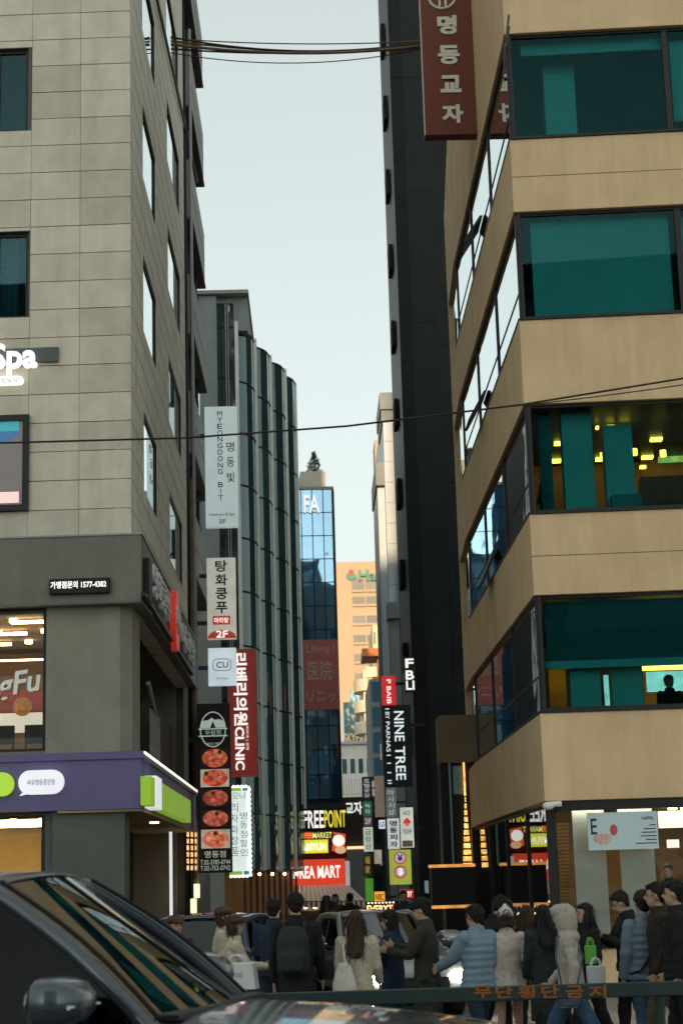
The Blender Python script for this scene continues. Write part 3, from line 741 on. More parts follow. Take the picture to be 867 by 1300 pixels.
for q in range(6): MB().tube([RF.p(1.0 + q * .55, LV[2][0] - .5, -2.0 - .2 * (q % 2)), RF.p(1.0 + q * .55, LV[2][0] - .38, -2.0 - .2 * (q % 2))], .06, 10).build('pendant_lamp', M_LAMPW, ro)
rbox(835, 870, 575, 585, -4.2, .1, 'lit_shelf', glow('lit_shelf', (1, .7, .15), .9, .4, 8))
rbox(690, 900, 765, 841, -.3, .03, 'roller_blind', M_BLINDD)
rbox(692, 900, 840, 842.5, -.29, .04, 'blind_rail', M_BLIND)
rbox(722, 764, 842, 900, -.55, .4, 'column', M_BLIND)
rbox(775, 818, 842, 900, -.6, .4, 'column', M_BLIND)
rbox(766, 774, 857, 895, -2.2, .1, 'lit_poster', glow('lit_poster', (1, .95, .8), 1.0, .3, 6))
rbox(820, 880, 853, 876, -2.5, .1, 'lit_menu', glow('lit_menu', (1, .95, .8), 1.1, .2, 6))
rbox(695, 720, 842, 900, -3, .1, 'amber_wall', M_AMBER)
rbox(815, 900, 843, 900, -4.6, .1, 'amber_wall', M_AMBER)
rbox(812, 900, 843.5, 845.5, -2.8, .4, 'ceiling_lamp', M_LAMPW)
rbox(697, 718, 843.5, 846, -2.4, .3, 'ceiling_lamp', M_LAMPW)
# ground floor shop
gz = rz(1017)
zsill = RF.uv(760, 1205)[1]
MB().fbox(RF, .35, UF, 0, zsill, -.4, -.12).build('base_wall', M_BEIGE, ro)
MB().fbox(RF, .35, UF, zsill, zsill + .09, -.4, -.08).build('shop_sill', M_FRAME, ro)
MB().fbox(RF, .02, .16, 0, gz, -.3, -.1).build('shop_corner_post', M_FRAME, ro)
MB().fbox(RF, .16, UF, gz - .16, gz - .003, -.3, -.05).build('shop_head', M_FRAME, ro)
for a, b in ((.17, 3.3), (3.34, 6.4)):
    MB().fbox(RF, a, b, zsill + .1, gz - .17, -.2, -.185).build('shop_pane', M_SHOPG, ro)
SE = RS.uv(598, 1100)[0]
for q in range(4):
    b, a = -.2 + (SE + .2) * q / 4, -.2 + (SE + .2) * (q + 1) / 4
    w_ = ring(MB(), RS, a, b, .12, gz - .02, .05, -.2, -.12).build('shop_side_window', M_FRAME, ro)
    MB().fbox(RS, a + .05, b - .05, .17, gz - .07, -.168, -.155).build('pane', clear_glass('side_shop_glass', (.75, .8, .8), .1), w_)
MB().fbox(RS, SE - .3, SE, 0, gz, -.3, -.05).build('end_post', M_FRAME, ro)
MB().fbox(RS, SE - .3, SE - .2, 0, gz, -5, -.3).build('shop_side_wall', M_ROOM2, ro)
rr = MB(); rr.fbox(RF, .4, UF, 0, .05, -5, -.45).fbox(RF, .4, UF, .04, gz, -5.1, -4.9)
rr.build('shop_room', mat('brown_shop_wall', (.15, .095, .045), .8, .25, 2, 40, .1), ro)
M_PANEL = mat('pale_display_panel', (.62, .64, .58), .8, .08, 2, 40, .05)
rbox(725, 776, 1022, 1202, -.5, .06, 'display_panel', M_PANEL)
rbox(783, 838, 1022, 1202, -.52, .06, 'display_panel', M_PANEL)
for k in range(26): rbox(703, 722, 1045 + k * 4.5, 1047.5 + k * 4.5, -1.2, .05, 'shutter_slat', mat('amber_slat', (.42, .26, .06), .6, .2))
rbox(835, 880, 1030, 1050, -1.5, .1, 'lit_menu', MATS['lit_menu'])
rbox(712, 862, 1019, 1021.5, -.34, .06, 'added_panel_lamp', glow('added_panel_lamp', (1, .93, .8), 9.0))  # unseen strip behind the shop head, added to brighten the display panels
rbox(700, 867, 1022, 1024, -2.6, .4, 'ceiling_lamp', MATS['warm_lamp'])  # ceiling lamp added to make the shop brighter
for x in (705, 722, 850, 866): rbox(x, x + 9, 1024, 1027, -1.2, .3, 'ceiling_lamp', MATS['warm_lamp'])
rbox(846, 862, 1066, 1076, -1.4, .05, 'notice', MATS['lit_menu'])
p = RF.p(.05, gz - .02, .08)
cmr = thing('security_camera', 'white dome camera under the corner of the beige building', 'camera', p)
MB().ball(p - Z * .06, (.1, .08, .07), 12, 8).build('dome', M_WHT, cmr, smooth=True)
MB().tube([p - Z * .04, p + RF.r * .22 - Z * .03], .05, 10).build('housing', M_WHT, cmr, smooth=True)
# poster in the shop window
pu0, pz1 = RF.uv(745, 1032); pu1, pz0 = RF.uv(837, 1077)
po = thing('shop_poster', 'pale blue advertising poster hanging in the shop window', 'poster', RF.p(pu0, pz0, -.1))
MB().fbox(RF, pu0, pu1, pz0, pz1, -.11, -.09).build('sheet', mat('pale_blue_poster', (.52, .66, .70), .6, .05, bump=0), po)
M_TXD = mat('dark_print', (.03, .035, .045), .6, .1, bump=0)
pU = lambda x: RF.uv(x, 1050)[0]; pZ = lambda y: RF.uv(790, y)[1]
letter('E', M_TXD, RF, pU(754), pZ(1048), -.085, (.1, .26), po, .01, .004)
letter('GAFEL', M_TXD, RF, pU(823), pZ(1039), -.085, (.2, .05), po, 0, .004)
for k in range(6):
    w_ = (.1, .2, .24, .26, .18, .34)[k]; MB().fbox(RF, pU(833) - w_, pU(833), pZ(1048 + 4.6 * k) - .008, pZ(1048 + 4.6 * k) + .008, -.089, -.086).build('small_print', M_TXD, po)
M_PINK = mat('cream_pink_print', (.6, .42, .36), .6, .5, 14, 50, 0); M_REDP = mat('red_pink_print', (.5, .1, .07), .6, .3, 14, 50, 0)
def disc(F, u, z, d, ru, rz_, name, m_, parent, n=20, th=.004):
    mb = MB(); mb.loft([[F.p(u + ru * math.cos(6.2832 * k / n), z + rz_ * math.sin(6.2832 * k / n), d + q) for k in range(n)] for q in (-th, th)]); return mb.build(name, m_, parent)
disc(RF, pU(764), pZ(1064), -.085, .15, .085, 'basket_print', M_PINK, po); disc(RF, pU(779), pZ(1053), -.084, .06, .09, 'fruit_print', M_REDP, po)

# ================================================================== dark tower and what stands at its foot
Yt = 60.0
xt0, xt1 = at(508, 450, Yt).x, XR + 2.5
dt = thing('dark_clad_tower', 'narrow dark charcoal clad tower behind the beige building', 'building', (xt0 + 2, Yt + 3, 0))
FT = Face((xt0, Yt), (1, 0)); FTs = Face((xt0, Yt), (0, -1))
M_CHAR = mat('charcoal_panel', (.017, .021, .022), .8, .25, 1.0, 60, .12, streak=.5, spec=.1)
M_CHAR2 = mat('charcoal_panel_edge', (.012, .015, .016), .8, .2, 1.0, 60, .12, spec=.1)
MB().fbox(FT, .02, xt1 - xt0, 0, 46, -7, -.03).build('core', M_BLACK, dt)
us = [0, .5, 1.45, xt1 - xt0]
for i in range(3):
    zb_ = 0; k = 0
    while zb_ < 46:
        zn = min(46, zb_ + (4.6, 6.1, 5.2)[(i + k) % 3]); MB().fbox(FT, us[i] + .008, us[i + 1] - .008, zb_ + .008, zn - .008, -.03, 0).build('panel', M_CHAR2 if i == 0 else M_CHAR, dt)
        zb_ = zn; k += 1
st = at(498, 100, Yt).z - at(498, 193, Yt).z
for k in range(-5, 16):
    z = at(500, 60, Yt + 2.5).z - st * k * 1.04
    if z < 3: break
    MB().fbox(FTs, -3.6, -2.4, z, z + 1.0, 0.0, .15).build('bay_window', M_CHAR2, dt)
# low annex with lit front
Ya = 43.2
an = thing('low_annex', 'low tan annex wedged between dark tower and beige building', 'building', (at(575, 1000, Ya).x, Ya + .5, 0))
xa0, xa1 = at(560, 1000, Ya).x, at(601, 1000, Ya).x
FA_ = Face((xa0, Ya), (1, 0)); zan = at(575, 908, Ya).z
MB().fbox(FA_, 0, xa1 - xa0 + .5, at(575, 968, Ya).z, zan, -1.2, 0).build('wall', mat('tan_annex', (.2, .155, .1), .8, .2), an)
MB().fbox(FA_, 0, xa1 - xa0 + .5, 0, at(575, 968, Ya).z, -1.2, -.15).build('shop_back', M_BLACK, an)
au = lambda x: at(x, 1030, Ya).x - xa0; az = lambda y: at(580, y, Ya).z
M_TEALP = mat('teal_pole', (.2, .4, .42), .4, .1)
MB().fbox(FA_, au(571.5), au(574), az(1100), az(968), -.1, -.02).build('pole', M_TEALP, an)
MB().fbox(FA_, au(577), au(589), az(1008), az(972), -.12, -.1).build('poster', mat('blue_grey_print', (.2, .32, .36), .6, .3, 9, 30, 0), an)
M_BULB = glow('amber_bulbs', (1.0, .5, .12), 1.5, .6, 14)
MB().fbox(FA_, au(590), au(592.5), az(1010), az(966), -.1, -.05).build('light_string', M_BULB, an)
for k in range(11):
    y = 1012 + k * 8.4; hw = 1.3 + k * .55
    MB().fbox(FA_, au(592 - hw), au(591 + hw * .8), az(y + 6), az(y), -.1, -.04).build('light_row', M_BULB, an)
sb = thing('black_canopy_box', 'black box canopy with orange lit edges beside the beige building', 'canopy', (at(573, 1125, 40).x, 40, az(1153)))
FS_ = Face((at(548, 1125, 40).x, 40), (1, 0)); su = at(603, 1125, 40).x - at(548, 1125, 40).x
z0, z1 = at(575, 1151, 40).z, at(575, 1099, 40).z
MB().fbox(FS_, 0, su, z0, z1, -.6, 0).build('box', M_BLACK, sb)
M_ORNG = glow('orange_led_edge', (1.0, .42, .1), .7, .3, 5)
for z in (z0, z1): MB().fbox(FS_, -.02, su + .02, z - .035, z + .035, -.62, .03).build('led_edge', M_ORNG, sb)
MB().fbox(FS_, .1, .16, 0, z0, -.5, -.44).build('post', M_BLACK, sb)
MB().fbox(FS_, su - .2, su - .14, 0, z0, -.5, -.44).build('post', M_BLACK, sb)

# ================================================================== far buildings along the bend
def block(name, label, x0, x1, y0, Y, depth, m_, y1=900, ang=0):
    """a building whose visible face spans photo columns x0..x1 with its roof at row y0, standing at distance Y"""
    a, b = at(x0, y1, Y), at(x1, y1, Y); zt_ = at((x0 + x1) / 2, y0, Y).z
    t = thing(name, label, 'building', ((a.x + b.x) / 2, Y + depth / 2, 0))
    F = Face((a.x, Y), (math.cos(R(ang)), math.sin(R(ang)))); w_ = b.x - a.x
    MB().fbox(F, 0, w_, 0, zt_, -depth, 0).build('wall', m_, t)
    return t, F, w_, zt_
M_ORB = mat('warm_stone_tower', (.42, .315, .205), .85, .08, .1, 4, .05)
ot, F, w_, zt_ = block('stone_tower', 'sunlit orange stone tower block with rows of windows far down the alley', 419, 505, 713, 250, 30, M_ORB, 760)
M_FARG = dark_glass('far_grey_glass', (.10, .095, .085), .05, .3, 0, (.3, .3, .3))
uo = lambda x: at(x, 760, 250).x - F.o.x; zo = lambda y: at(460, y, 250).z
for k in range(13):
    y0 = 767 + (k - 1) * 24.3
    if k == 0: y0, hh = 749, 14
    else: hh = 9.5
    for (xa_, xb_) in ((447, 462.5), (464.5, 486), (488, 503)):
        wn = MB().fbox(F, uo(xa_), uo(xb_), zo(y0), zo(y0 - hh), -.2, .08).build('window', M_FARG, ot)
        MB().fbox(F, uo(xa_), uo(xb_), zo(y0) - .35, zo(y0) - .02, .0, .3).build('sill', M_ORB, wn)
M_GRN = mat('green_sign', (.06, .22, .15), .5, .05, bump=0)
letter('Hana', M_GRN, F, uo(476), zo(731), .35, (uo(496) - uo(456), zo(724) - zo(738)), ot, .02, .3, name='rooftop_lettering')
disc(F, uo(446.5), zo(731.5), .3, .75, .55, 'logo_ring', M_GRN, ot); disc(F, uo(446.5), zo(726.5), .35, .4, .4, 'logo_dot', mat('red_sign', (.4, .05, .04), .5, .05, bump=0), ot)
M_TGL = dark_glass('far_teal_glass', (.03, .07, .075), .12, .05, .2, (.6, .8, .85))
sk, F, w_, zt_ = block('teal_hotel', 'teal glass hotel block low in front of the sunlit stone tower', 436, 475, 891, 175, 15, M_TGL)
letter('SKYPARK', mat('dim_gold_sign', (.25, .22, .15), .5, .05, bump=0), F, w_ * .46, at(450, 937, 175).z, .2, (w_ * .95, .95), sk, .02, .2)
for k in range(5): MB().fbox(F, w_ * k / 5, w_ * k / 5 + .12, 0, zt_, .0, .1).build('mullion', M_FRAME, sk)
MB().fbox(F, w_ * .25, w_ * .95, zt_, zt_ + 1.2, -6, -.5).build('roof_plant', M_TGL, sk)
wl, F, w_, zt_ = block('white_low_building', 'low off-white building between blue glass and balcony building', 431, 472, 945, 120, 8, mat('off_white_wall', (.5, .5, .47), .8, .1))
for k in range(4): MB().fbox(F, w_ * (k + .15) / 4, w_ * (k + .7) / 4, zt_ - 2.0, zt_ - 1.0, .0, .04).build('window', M_TGL, wl)
MB().fbox(F, -.2, w_ + .2, zt_, zt_ + .2, -8, .3).build('roof_edge', M_GALV, wl)
for k in range(12): MB().fbox(F, w_ * k / 12, w_ * k / 12 + .05, zt_ - 3.4, zt_ - 2.3, .02, .12).build('railing_bar', M_WHT, wl)
# balcony building with rounded sunlit balconies
bl_, F, w_, zt_ = block('balcony_building', 'cream building with rounded sunlit balconies far down the alley', 462, 490, 850, 130, 12, mat('cream_render', (.62, .55, .40), .8, .08))
for k in range(5):
    y = 868 + k * 27; z = at(460, y, 130).z; c = F.p(.3, 0, -1.5)
    pts = [(c.x + 1.0 * math.cos(t_) , c.y + 2.0 * math.sin(t_)) for t_ in [R(270 - 150 * i / 10) for i in range(11)]]
    b2 = MB().loft([[Vector((x, y_, z + h)) for x, y_ in pts + [(c.x + 1, c.y)]] for h in (-.55, .35)]).build('balcony', MATS['cream_render'], bl_)
MB().fbox(F, .2, w_, zt_ - .6, zt_ + .2, -10, .2).build('cornice', MATS['cream_render'], bl_)
M_CREAM = MATS['cream_render']
cb, F, w_, zt_ = block('cream_gable_building', 'small pale yellow building top above the orange canopy', 476, 497, 793, 140, 10, mat('pale_yellow_render', (.62, .55, .36), .8, .08))
for k in range(3):
    for q in range(4): MB().fbox(F, w_ * (q + .2) / 4, w_ * (q + .65) / 4, zt_ - 1.6 - k * 2.4, zt_ - .6 - k * 2.4, 0, .06).build('window', M_FARG, cb)
gt, F, w_, zt_ = block('grey_glass_building', 'grey and teal glass building beside the red sign', 470, 492, 862, 98, 9, mat('grey_block', (.16, .17, .17), .7, .15))
for k in range(8):
    MB().fbox(F, w_ * .12, w_ * .88, zt_ - 1.3 - k * 1.45, zt_ - .15 - k * 1.45, .0, .05).build('window', dark_glass('deep_blue_glass', (.01, .04, .07), .15, .04, .2, (.5, .75, .9)), gt)
wn = MB().fbox(F, w_ * .5, w_ * .8, at(480, 965, 98).z, at(480, 945, 98).z, .05, .12).build('white_window', M_WHT, gt)
MB().fbox(F, w_ * .56, w_ * .74, at(480, 963, 98).z, at(480, 947, 98).z, .12, .14).build('pane', M_FRAME, wn)
oc = thing('orange_canopy', 'orange flat roof canopy on a post above the red hanging sign', 'canopy', at(475, 870, 100))
M_OCAN = mat('orange_canopy_paint', (.5, .15, .04), .5, .1)
a, b = at(459, 835, 100), at(493, 829, 100)
MB().box(a.x, b.x, 98.5, 102, a.z - .1, a.z + .35).build('roof', M_OCAN, oc); c = at(484, 860, 100)
MB().box(c.x - .25, c.x + .25, 99.2, 99.7, at(484, 864, 100).z, a.z - .1).build('post', M_OCAN, oc)
a = at(472, 862, 100); MB().box(a.x, b.x, 98.8, 101, a.z - .35, a.z).build('lower_roof', M_OCAN, oc)
# white corniced building right
Yw = 72
wb, F, w_, zt_ = block('white_corniced_building', 'tall pale building with stepped cornices beside the dark tower', 489, 540, 519, Yw, 14, mat('pale_white_panel', (.60, .68, .74), .7, .08, 1, 50, .05, streak=.3), 620)
wu = lambda x: at(x, 620, Yw).x - F.o.x; wz = lambda y: at(500, y, Yw).z
MB().fbox(F, wu(485.5), wu(530), wz(521), wz(500), -4, .25).build('cornice', M_CONC, wb)
MB().fbox(F, wu(487), wu(530), wz(535), wz(521.5), -4, .12).build('cornice_step', M_CONC, wb)
MB().fbox(F, wu(478), wu(490), wz(612), wz(583), -6, -.5).build('side_cornice', M_CONC, wb)
MB().fbox(F, wu(480), wu(489.5), 0, wz(613), -6, -.8).build('side_wing', MATS['pale_white_panel'], wb)
MB().fbox(F, wu(501), wu(504.5), 0, wz(538), 0, .15).build('pilaster', mat('brown_grey_pilaster', (.16, .14, .12), .7, .1), wb)
for k in range(16):
    MB().fbox(F, wu(505.5), wu(513), wz(575 + 28 * k), wz(551 + 28 * k), -.05, .05).build('window', M_TGL, wb)
for k in range(18):
    MB().fbox(F, wu(490), wu(500.5), wz(560 + 26 * k) - .012, wz(560 + 26 * k) + .012, 0, .012).build('joint', M_GALV, wb)
MB().fbox(F, wu(487), wu(499), 0, wz(785), .05, .9).build('grey_bay', M_CONC, wb)
MB().fbox(F, wu(485), wu(500), wz(790), wz(770), .0, 1.2).build('bay_cornice', M_CONC, wb)
MB().fbox(F, wu(512), wu(514.5), wz(765), wz(600), .05, .3).build('lit_edge', MATS['pale_white_panel'], wb)
tb = thing('sunlit_stair_tower', 'tiny sunlit orange stair tower above the pale cornice', 'building', at(483, 600, 150))
a, b = at(478, 640, 150), at(491, 558, 150); 
MB().box(a.x, b.x, 150, 154, 0, b.z).build('wall', M_ORB, tb); MB().box(a.x + .5, b.x - .5, 149.9, 150.1, at(484, 582, 150).z, at(484, 566, 150).z).build('window', M_FARG, tb)
# brown noodle-house wall with its lettering, grey wall under it
nb, F, w_, zt_ = block('brown_noodle_house', 'dark brown building with white lettering right of the mart signs', 428, 466, 1012, 88, 8, mat('dark_brown_cladding', (.05, .03, .025), .7, .15))
letter('교자', M_SIGNW, F, at(449, 1026, 88).x - F.o.x, at(449, 1026, 88).z, .06, (.85, .65), nb, .02, .05)
gw = MB().fbox(F, at(439, 1100, 88).x - F.o.x, w_, 0, at(450, 1078, 88).z, .0, .25).build('grey_pier', mat('grey_pier', (.22, .22, .2), .8, .15), nb)
MB().fbox(F, at(439, 1100, 88).x - F.o.x, w_ - .1, at(450, 1078, 88).z, at(450, 1074.5, 88).z, .0, .3).build('warm_strip', glow('warm_strip', (1, .75, .4), 1.1), gw)
# grey infill behind the small signs
gi, F, w_, zt_ = block('grey_infill_building', 'dim grey building covered in small hanging signs', 463, 540, 985, 80, 4, mat('dim_grey_wall', (.1, .1, .095), .8, .2))
for k in range(5):
    for q in range(3): MB().fbox(F, w_ * (.08 + q * .2), w_ * (.2 + q * .2), zt_ - .9 - k * 1.05, zt_ - .2 - k * 1.05, 0, .04).build('window', M_TGL if (k + q) % 3 else glow('dim_window', (.8, .75, .6), .35, .3, 4), gi)

# ================================================================== unseen blocks behind the viewer, sized and placed to shade street and dark tower
M_BACK = mat('grey_office_wall', (.38, .37, .35), .8, .1, 1, 30, .1)
for (x0, x1, h, lab) in ((-25, 13, 37, 'long unseen office block behind the viewer, sized to shade the street'), (-9.6, -4.5, 60, 'slim unseen tower behind the viewer, added to shade the dark tower')):
    t = thing('shading_block', lab, 'building', ((x0 + x1) / 2, -45, 0), 'unseen shading blocks behind the viewer')
    yk = -38 if h < 40 else -56
    MB().box(x0, x1, yk - 10, yk, 0, h).build('wall', M_BACK, t)
    Fk = Face((x1, yk), (-1, 0))
    for k in range(int(h // 3.5)):
        MB().fbox(Fk, .6, x1 - x0 - .6, 1.2 + k * 3.5, 3.2 + k * 3.5, 0, .06).build('window_band', M_RIBG, t)
# ================================================================== signs
class Sign:
    """a signboard facing down the alley, spanning photo columns x0..x1 and rows y0..y1 at distance Y"""
    def __init__(s, name, label, cat, x0, x1, y0, y1, Y, body, th=.2, group=None, bevel=.01):
        s.Y = Y; xm, ym = (x0 + x1) / 2, (y0 + y1) / 2
        s.F = Face((at(xm, ym, Y).x, Y), (1, 0)); s.ym, s.xm = ym, xm
        s.t = thing(name, label, cat, (at(xm, ym, Y).x, Y, at(xm, y1, Y).z), group)
        s.u0, s.u1, s.z0, s.z1 = s.u(x0), s.u(x1), s.z(y1), s.z(y0)
        s.body = MB().fbox(s.F, s.u0, s.u1, s.z0, s.z1, -th, 0).build('board', body, s.t, bevel=bevel)
    def u(s, x, y=None): return at(x, s.ym if y is None else y, s.Y).x - s.F.o.x
    def z(s, y, x=None): return at(s.xm if x is None else x, y, s.Y).z
    def rect(s, x0, x1, y0, y1, m_, name, d=.012, parent=None): return MB().fbox(s.F, s.u(x0), s.u(x1), s.z(y1), s.z(y0), .001, d).build(name, m_, parent or s.t)
    def text(s, body, x, y, w_, h, m_, bold=0, rot=0, d=.012, name='lettering', shear=0):
        k = s.Y / F_PX * (1.0)
        return letter(body, m_, s.F, s.u(x), s.z(y), d, (w_ * k if w_ else None, h * k * 1.02 if h else None), s.t, bold, .012, rot, name, shear)
    def bracket(s, side, ys, to, m_=None):
        for y in ys:
            a = s.u0 if side < 0 else s.u1
            MB().fbox(s.F, a + (0 if side > 0 else to), a + (to if side > 0 else 0), s.z(y) - .05, s.z(y) + .05, -.14, -.06).build('bracket', m_ or M_FRAME, s.t)
M_INK = mat('black_ink', (.015, .017, .02), .6, .05, bump=0)
M_INKG = mat('grey_green_ink', (.12, .16, .16), .6, .05, bump=0)
M_SBOX = glow('pale_lightbox', (.60, .76, .77), .40, .08, 2.5, base=(.62, .68, .68))
M_SBOX2 = glow('cream_lightbox', (.80, .80, .70), .35, .15, 3, base=(.6, .58, .5))
M_RED = glow('red_lightbox', (.62, .05, .03), .35, .1, 3, base=(.45, .04, .03))
M_WGL = glow('white_letters_lit', (1, .97, .9), .85, base=(.8, .8, .78))
# --- left row
s = Sign('spa_lightbox_sign', 'tall pale blue lightbox sign with vertical black beauty spa lettering', 'sign', 260.5, 301.5, 516, 669, 43.8, M_SBOX)
column_text('MYEONGDONG BIT', M_INK, s.F, s.u(280), s.z(636), s.z(521), .012, .13, s.t, 0, frac=.78)
column_text('명동빛', M_INK, s.F, s.u(293), s.z(616), s.z(558), .012, .2, s.t, 0, frac=.62)
s.text('Aesthetic & Spa', 281, 653.5, 33, 4, M_INKG); s.text('3F', 281.5, 662, 9, 6, M_INKG)
s.bracket(-1, (552, 632), -.4)
s = Sign('hotpot_lightbox_sign', 'cream lightbox sign with black brush lettering and red second-floor mark', 'sign', 263, 299.5, 708, 811, 43.0, M_SBOX2)
column_text('탕화쿵푸', M_INK, s.F, s.u(281.5), s.z(780), s.z(710), .012, .3, s.t, .02, frac=.82)
s.rect(270, 292, 782, 793, M_RED, 'red_bubble'); s.text('마라탕', 281, 787.5, 18, 7, M_WGL, .015, d=.02)
b = MB(); n = 16; pts = [(281.5 + 18 * math.cos(math.pi * k / n), 810.5 - 11 * math.sin(math.pi * k / n)) for k in range(n + 1)]
b.loft([[s.F.p(s.u(x), s.z(y), d) for x, y in pts] for d in (.002, .012)]); b.build('red_half_disc', M_RED, s.t)
s.text('2F', 281.5, 805, 15, 9, M_WGL, .02, d=.02); s.bracket(-1, (730, 790), -.3)
s = Sign('store_lightbox_sign', 'small white lightbox sign with outlined two-letter store logo', 'sign', 264.5, 300, 822.5, 870, 42.4, glow('white_blue_lightbox', (.66, .78, .85), .62, .12, 3, base=(.65, .68, .7)))
ringu = []
for k in range(32):
    a = 6.2832 * k / 32; c, sn = math.cos(a), math.sin(a); e = .55
    ringu.append((282 + 11.5 * math.copysign(abs(c) ** e, c), 844 + 7.5 * math.copysign(abs(sn) ** e, sn)))
MB().tube([s.F.p(s.u(x), s.z(y), .012) for x, y in ringu + ringu[:1]], .008, 6, False).build('logo_outline', M_INKG, s.t)
s.text('CU', 282.5, 844, 15, 7.5, M_INK, .005); s.text('24 hours', 282, 861, 14, 3, M_INKG); s.bracket(-1, (847,), -.25, mat('navy_bracket', (.03, .04, .12), .5, .1))
s = Sign('clinic_sign', 'deep red vertical clinic sign with white lettering turned sideways', 'sign', 289.5, 326.5, 824, 986, 49.5, glow('deep_red_panel', (.30, .02, .015), .30, .1, 2, base=(.25, .02, .015)))
rim = ring(MB(), s.F, s.u0, s.u1, s.z0, s.z1, .035, .001, .02).build('rim', mat('tan_rim', (.35, .2, .12), .5, .1), s.t)
s.text('리베리의원', 306, 875, 92, 17, M_WGL, .03, 90); s.text('CLINIC', 304, 950, 54, 11.5, M_WGL, .03, 90); s.text('피부과 | 성형', 313.5, 937, 30, 4, M_WGL, 0, 90)
s.bracket(-1, (850, 960), -.4)
# meat restaurant sign
s = Sign('meat_restaurant_sign', 'black vertical sign with oval logo and five meat photographs', 'sign', 251, 293.5, 893, 1108, 40.3, M_BLACK, .25)
ov = [(s.u(271.5 + 16 * math.cos(6.2832 * k / 32)), s.z(926 + 22 * math.sin(6.2832 * k / 32))) for k in range(33)]
M_LOGO = glow('pale_green_logo', (.55, .66, .58), .4, base=(.5, .56, .5))
MB().tube([s.F.p(u, z, .01) for u, z in ov], .014, 6, False).build('logo_ring', M_LOGO, s.t)
hl = [(255.5, 924), (258.5, 915), (266, 914), (270, 911), (274, 914), (279, 913), (285, 915.5), (287.5, 924)]
MB().loft([[s.F.p(s.u(x), s.z(y), d) for x, y in hl] for d in (.002, .01)]).build('logo_hills', M_LOGO, s.t)
MB().loft([[s.F.p(s.u(x), s.z(y), d) for x, y in ((268, 924), (271.5, 915.5), (275, 924))] for d in (.011, .016)]).build('logo_tree', M_BLACK, s.t)
s.rect(253, 290, 924.5, 926, M_LOGO, 'logo_bar'); s.rect(253, 290, 933.5, 935, M_LOGO, 'logo_bar')
s.text('우림정', 271.5, 930, 20, 5.5, M_LOGO); s.text('SINCE 1987', 271.5, 944, 15, 2.4, M_LOGO)
def meat_mat(name, a, b_, e):
    m, t, out = nodes(name); L = t.links.new; g = N(t, 'ShaderNodeNewGeometry')
    v = N(t, 'ShaderNodeTexVoronoi', Scale=9.0); n = N(t, 'ShaderNodeTexNoise', Scale=14.0, Detail=4.0); L(g.outputs['Position'], n.inputs['Vector'])
    mixv = N(t, 'ShaderNodeVectorMath', operation='ADD'); L(g.outputs['Position'], mixv.inputs[0]); sc = N(t, 'ShaderNodeVectorMath', operation='SCALE', Scale=.12); L(n.outputs['Color'], sc.inputs[0]); L(sc.outputs[0], mixv.inputs[1]); L(mixv.outputs[0], v.inputs['Vector'])
    cr = N(t, 'ShaderNodeValToRGB'); L(v.outputs['Distance'], cr.inputs[0]); cr.color_ramp.elements[0].color = (*b_, 1); cr.color_ramp.elements[1].color = (*a, 1); cr.color_ramp.elements[1].position = .75
    b = N(t, 'ShaderNodeBsdfPrincipled', Roughness=.4); L(cr.outputs[0], b.inputs['Base Color']); L(cr.outputs[0], b.inputs['Emission Color']); b.inputs['Emission Strength'].default_value = e * K
    L(b.outputs[0], out.inputs[0]); return m
mm = [meat_mat('meat_print_%d' % i, a, b_, .75) for i, (a, b_) in enumerate((((.25, .02, .008), (.75, .2, .08)), ((.3, .02, .008), (.72, .12, .05)), ((.2, .025, .015), (.55, .16, .09)), ((.22, .03, .02), (.58, .17, .11)), ((.4, .09, .05), (.75, .35, .22))))]
M_PLATE = glow('plate_print', (.55, .45, .35), .5, .3, 8)
for k, (y0, y1) in enumerate(((950, 975), (976.5, 999), (1002, 1024), (1028, 1050), (1053, 1077))):
    pr = s.rect(255, 291.5, y0, y1, M_PLATE if k in (1, 4) else mat('dark_print_ground', (.06, .03, .02), .5, .3, 9), 'food_photo', .008)
    rn = random.Random(k * 7 + 3); hh = s.z(y0) - s.z(y1)
    disc(s.F, s.u(273.5), s.z((y0 + y1) / 2), .012, s.u(290) - s.u(274), hh * .47, 'meat_print', mm[k], pr, 24)
    for q in range(9):      # slices lying over one another
        a = rn.uniform(0, 6.28); r_ = rn.uniform(.1, .6); disc(s.F, s.u(273.5) + .2 * r_ * math.cos(a), s.z((y0 + y1) / 2) + hh * .38 * r_ * math.sin(a), .013 + q * .002, rn.uniform(.05, .13), hh * rn.uniform(.06, .2), 'meat_slice', mm[(k + rn.randrange(5)) % 5], pr, 10, .002)
    disc(s.F, s.u(273.5 + rn.uniform(-12, 12)), s.z(y0 + 5), .034, .05, hh * .12, 'garnish_print', mat('garnish_green', (.08, .12, .03), .6, .4, 30, 60, 0), pr, 9)
s.text('명동점', 272.5, 1084.5, 26, 8, M_LOGO, .005); s.text('T.02-3785-0744', 272.5, 1094.5, 37, 5.5, M_LOGO); s.text('T.02-752-0742', 272.5, 1102, 37, 5.5, M_LOGO)
s.bracket(-1, (938,), -.2, M_BLACK)
for k, y in enumerate((975, 1020)):
    o = Sign('narrow_blue_banner', ('upper' if k == 0 else 'lower') + ' narrow grey-blue banner left of the meat sign', 'banner', 244.5, 250.5, y - 20, y + 16, 41.5, mat('grey_blue_banner', (.22, .3, .34), .7, .15, 6), .04, 'narrow blue banners')
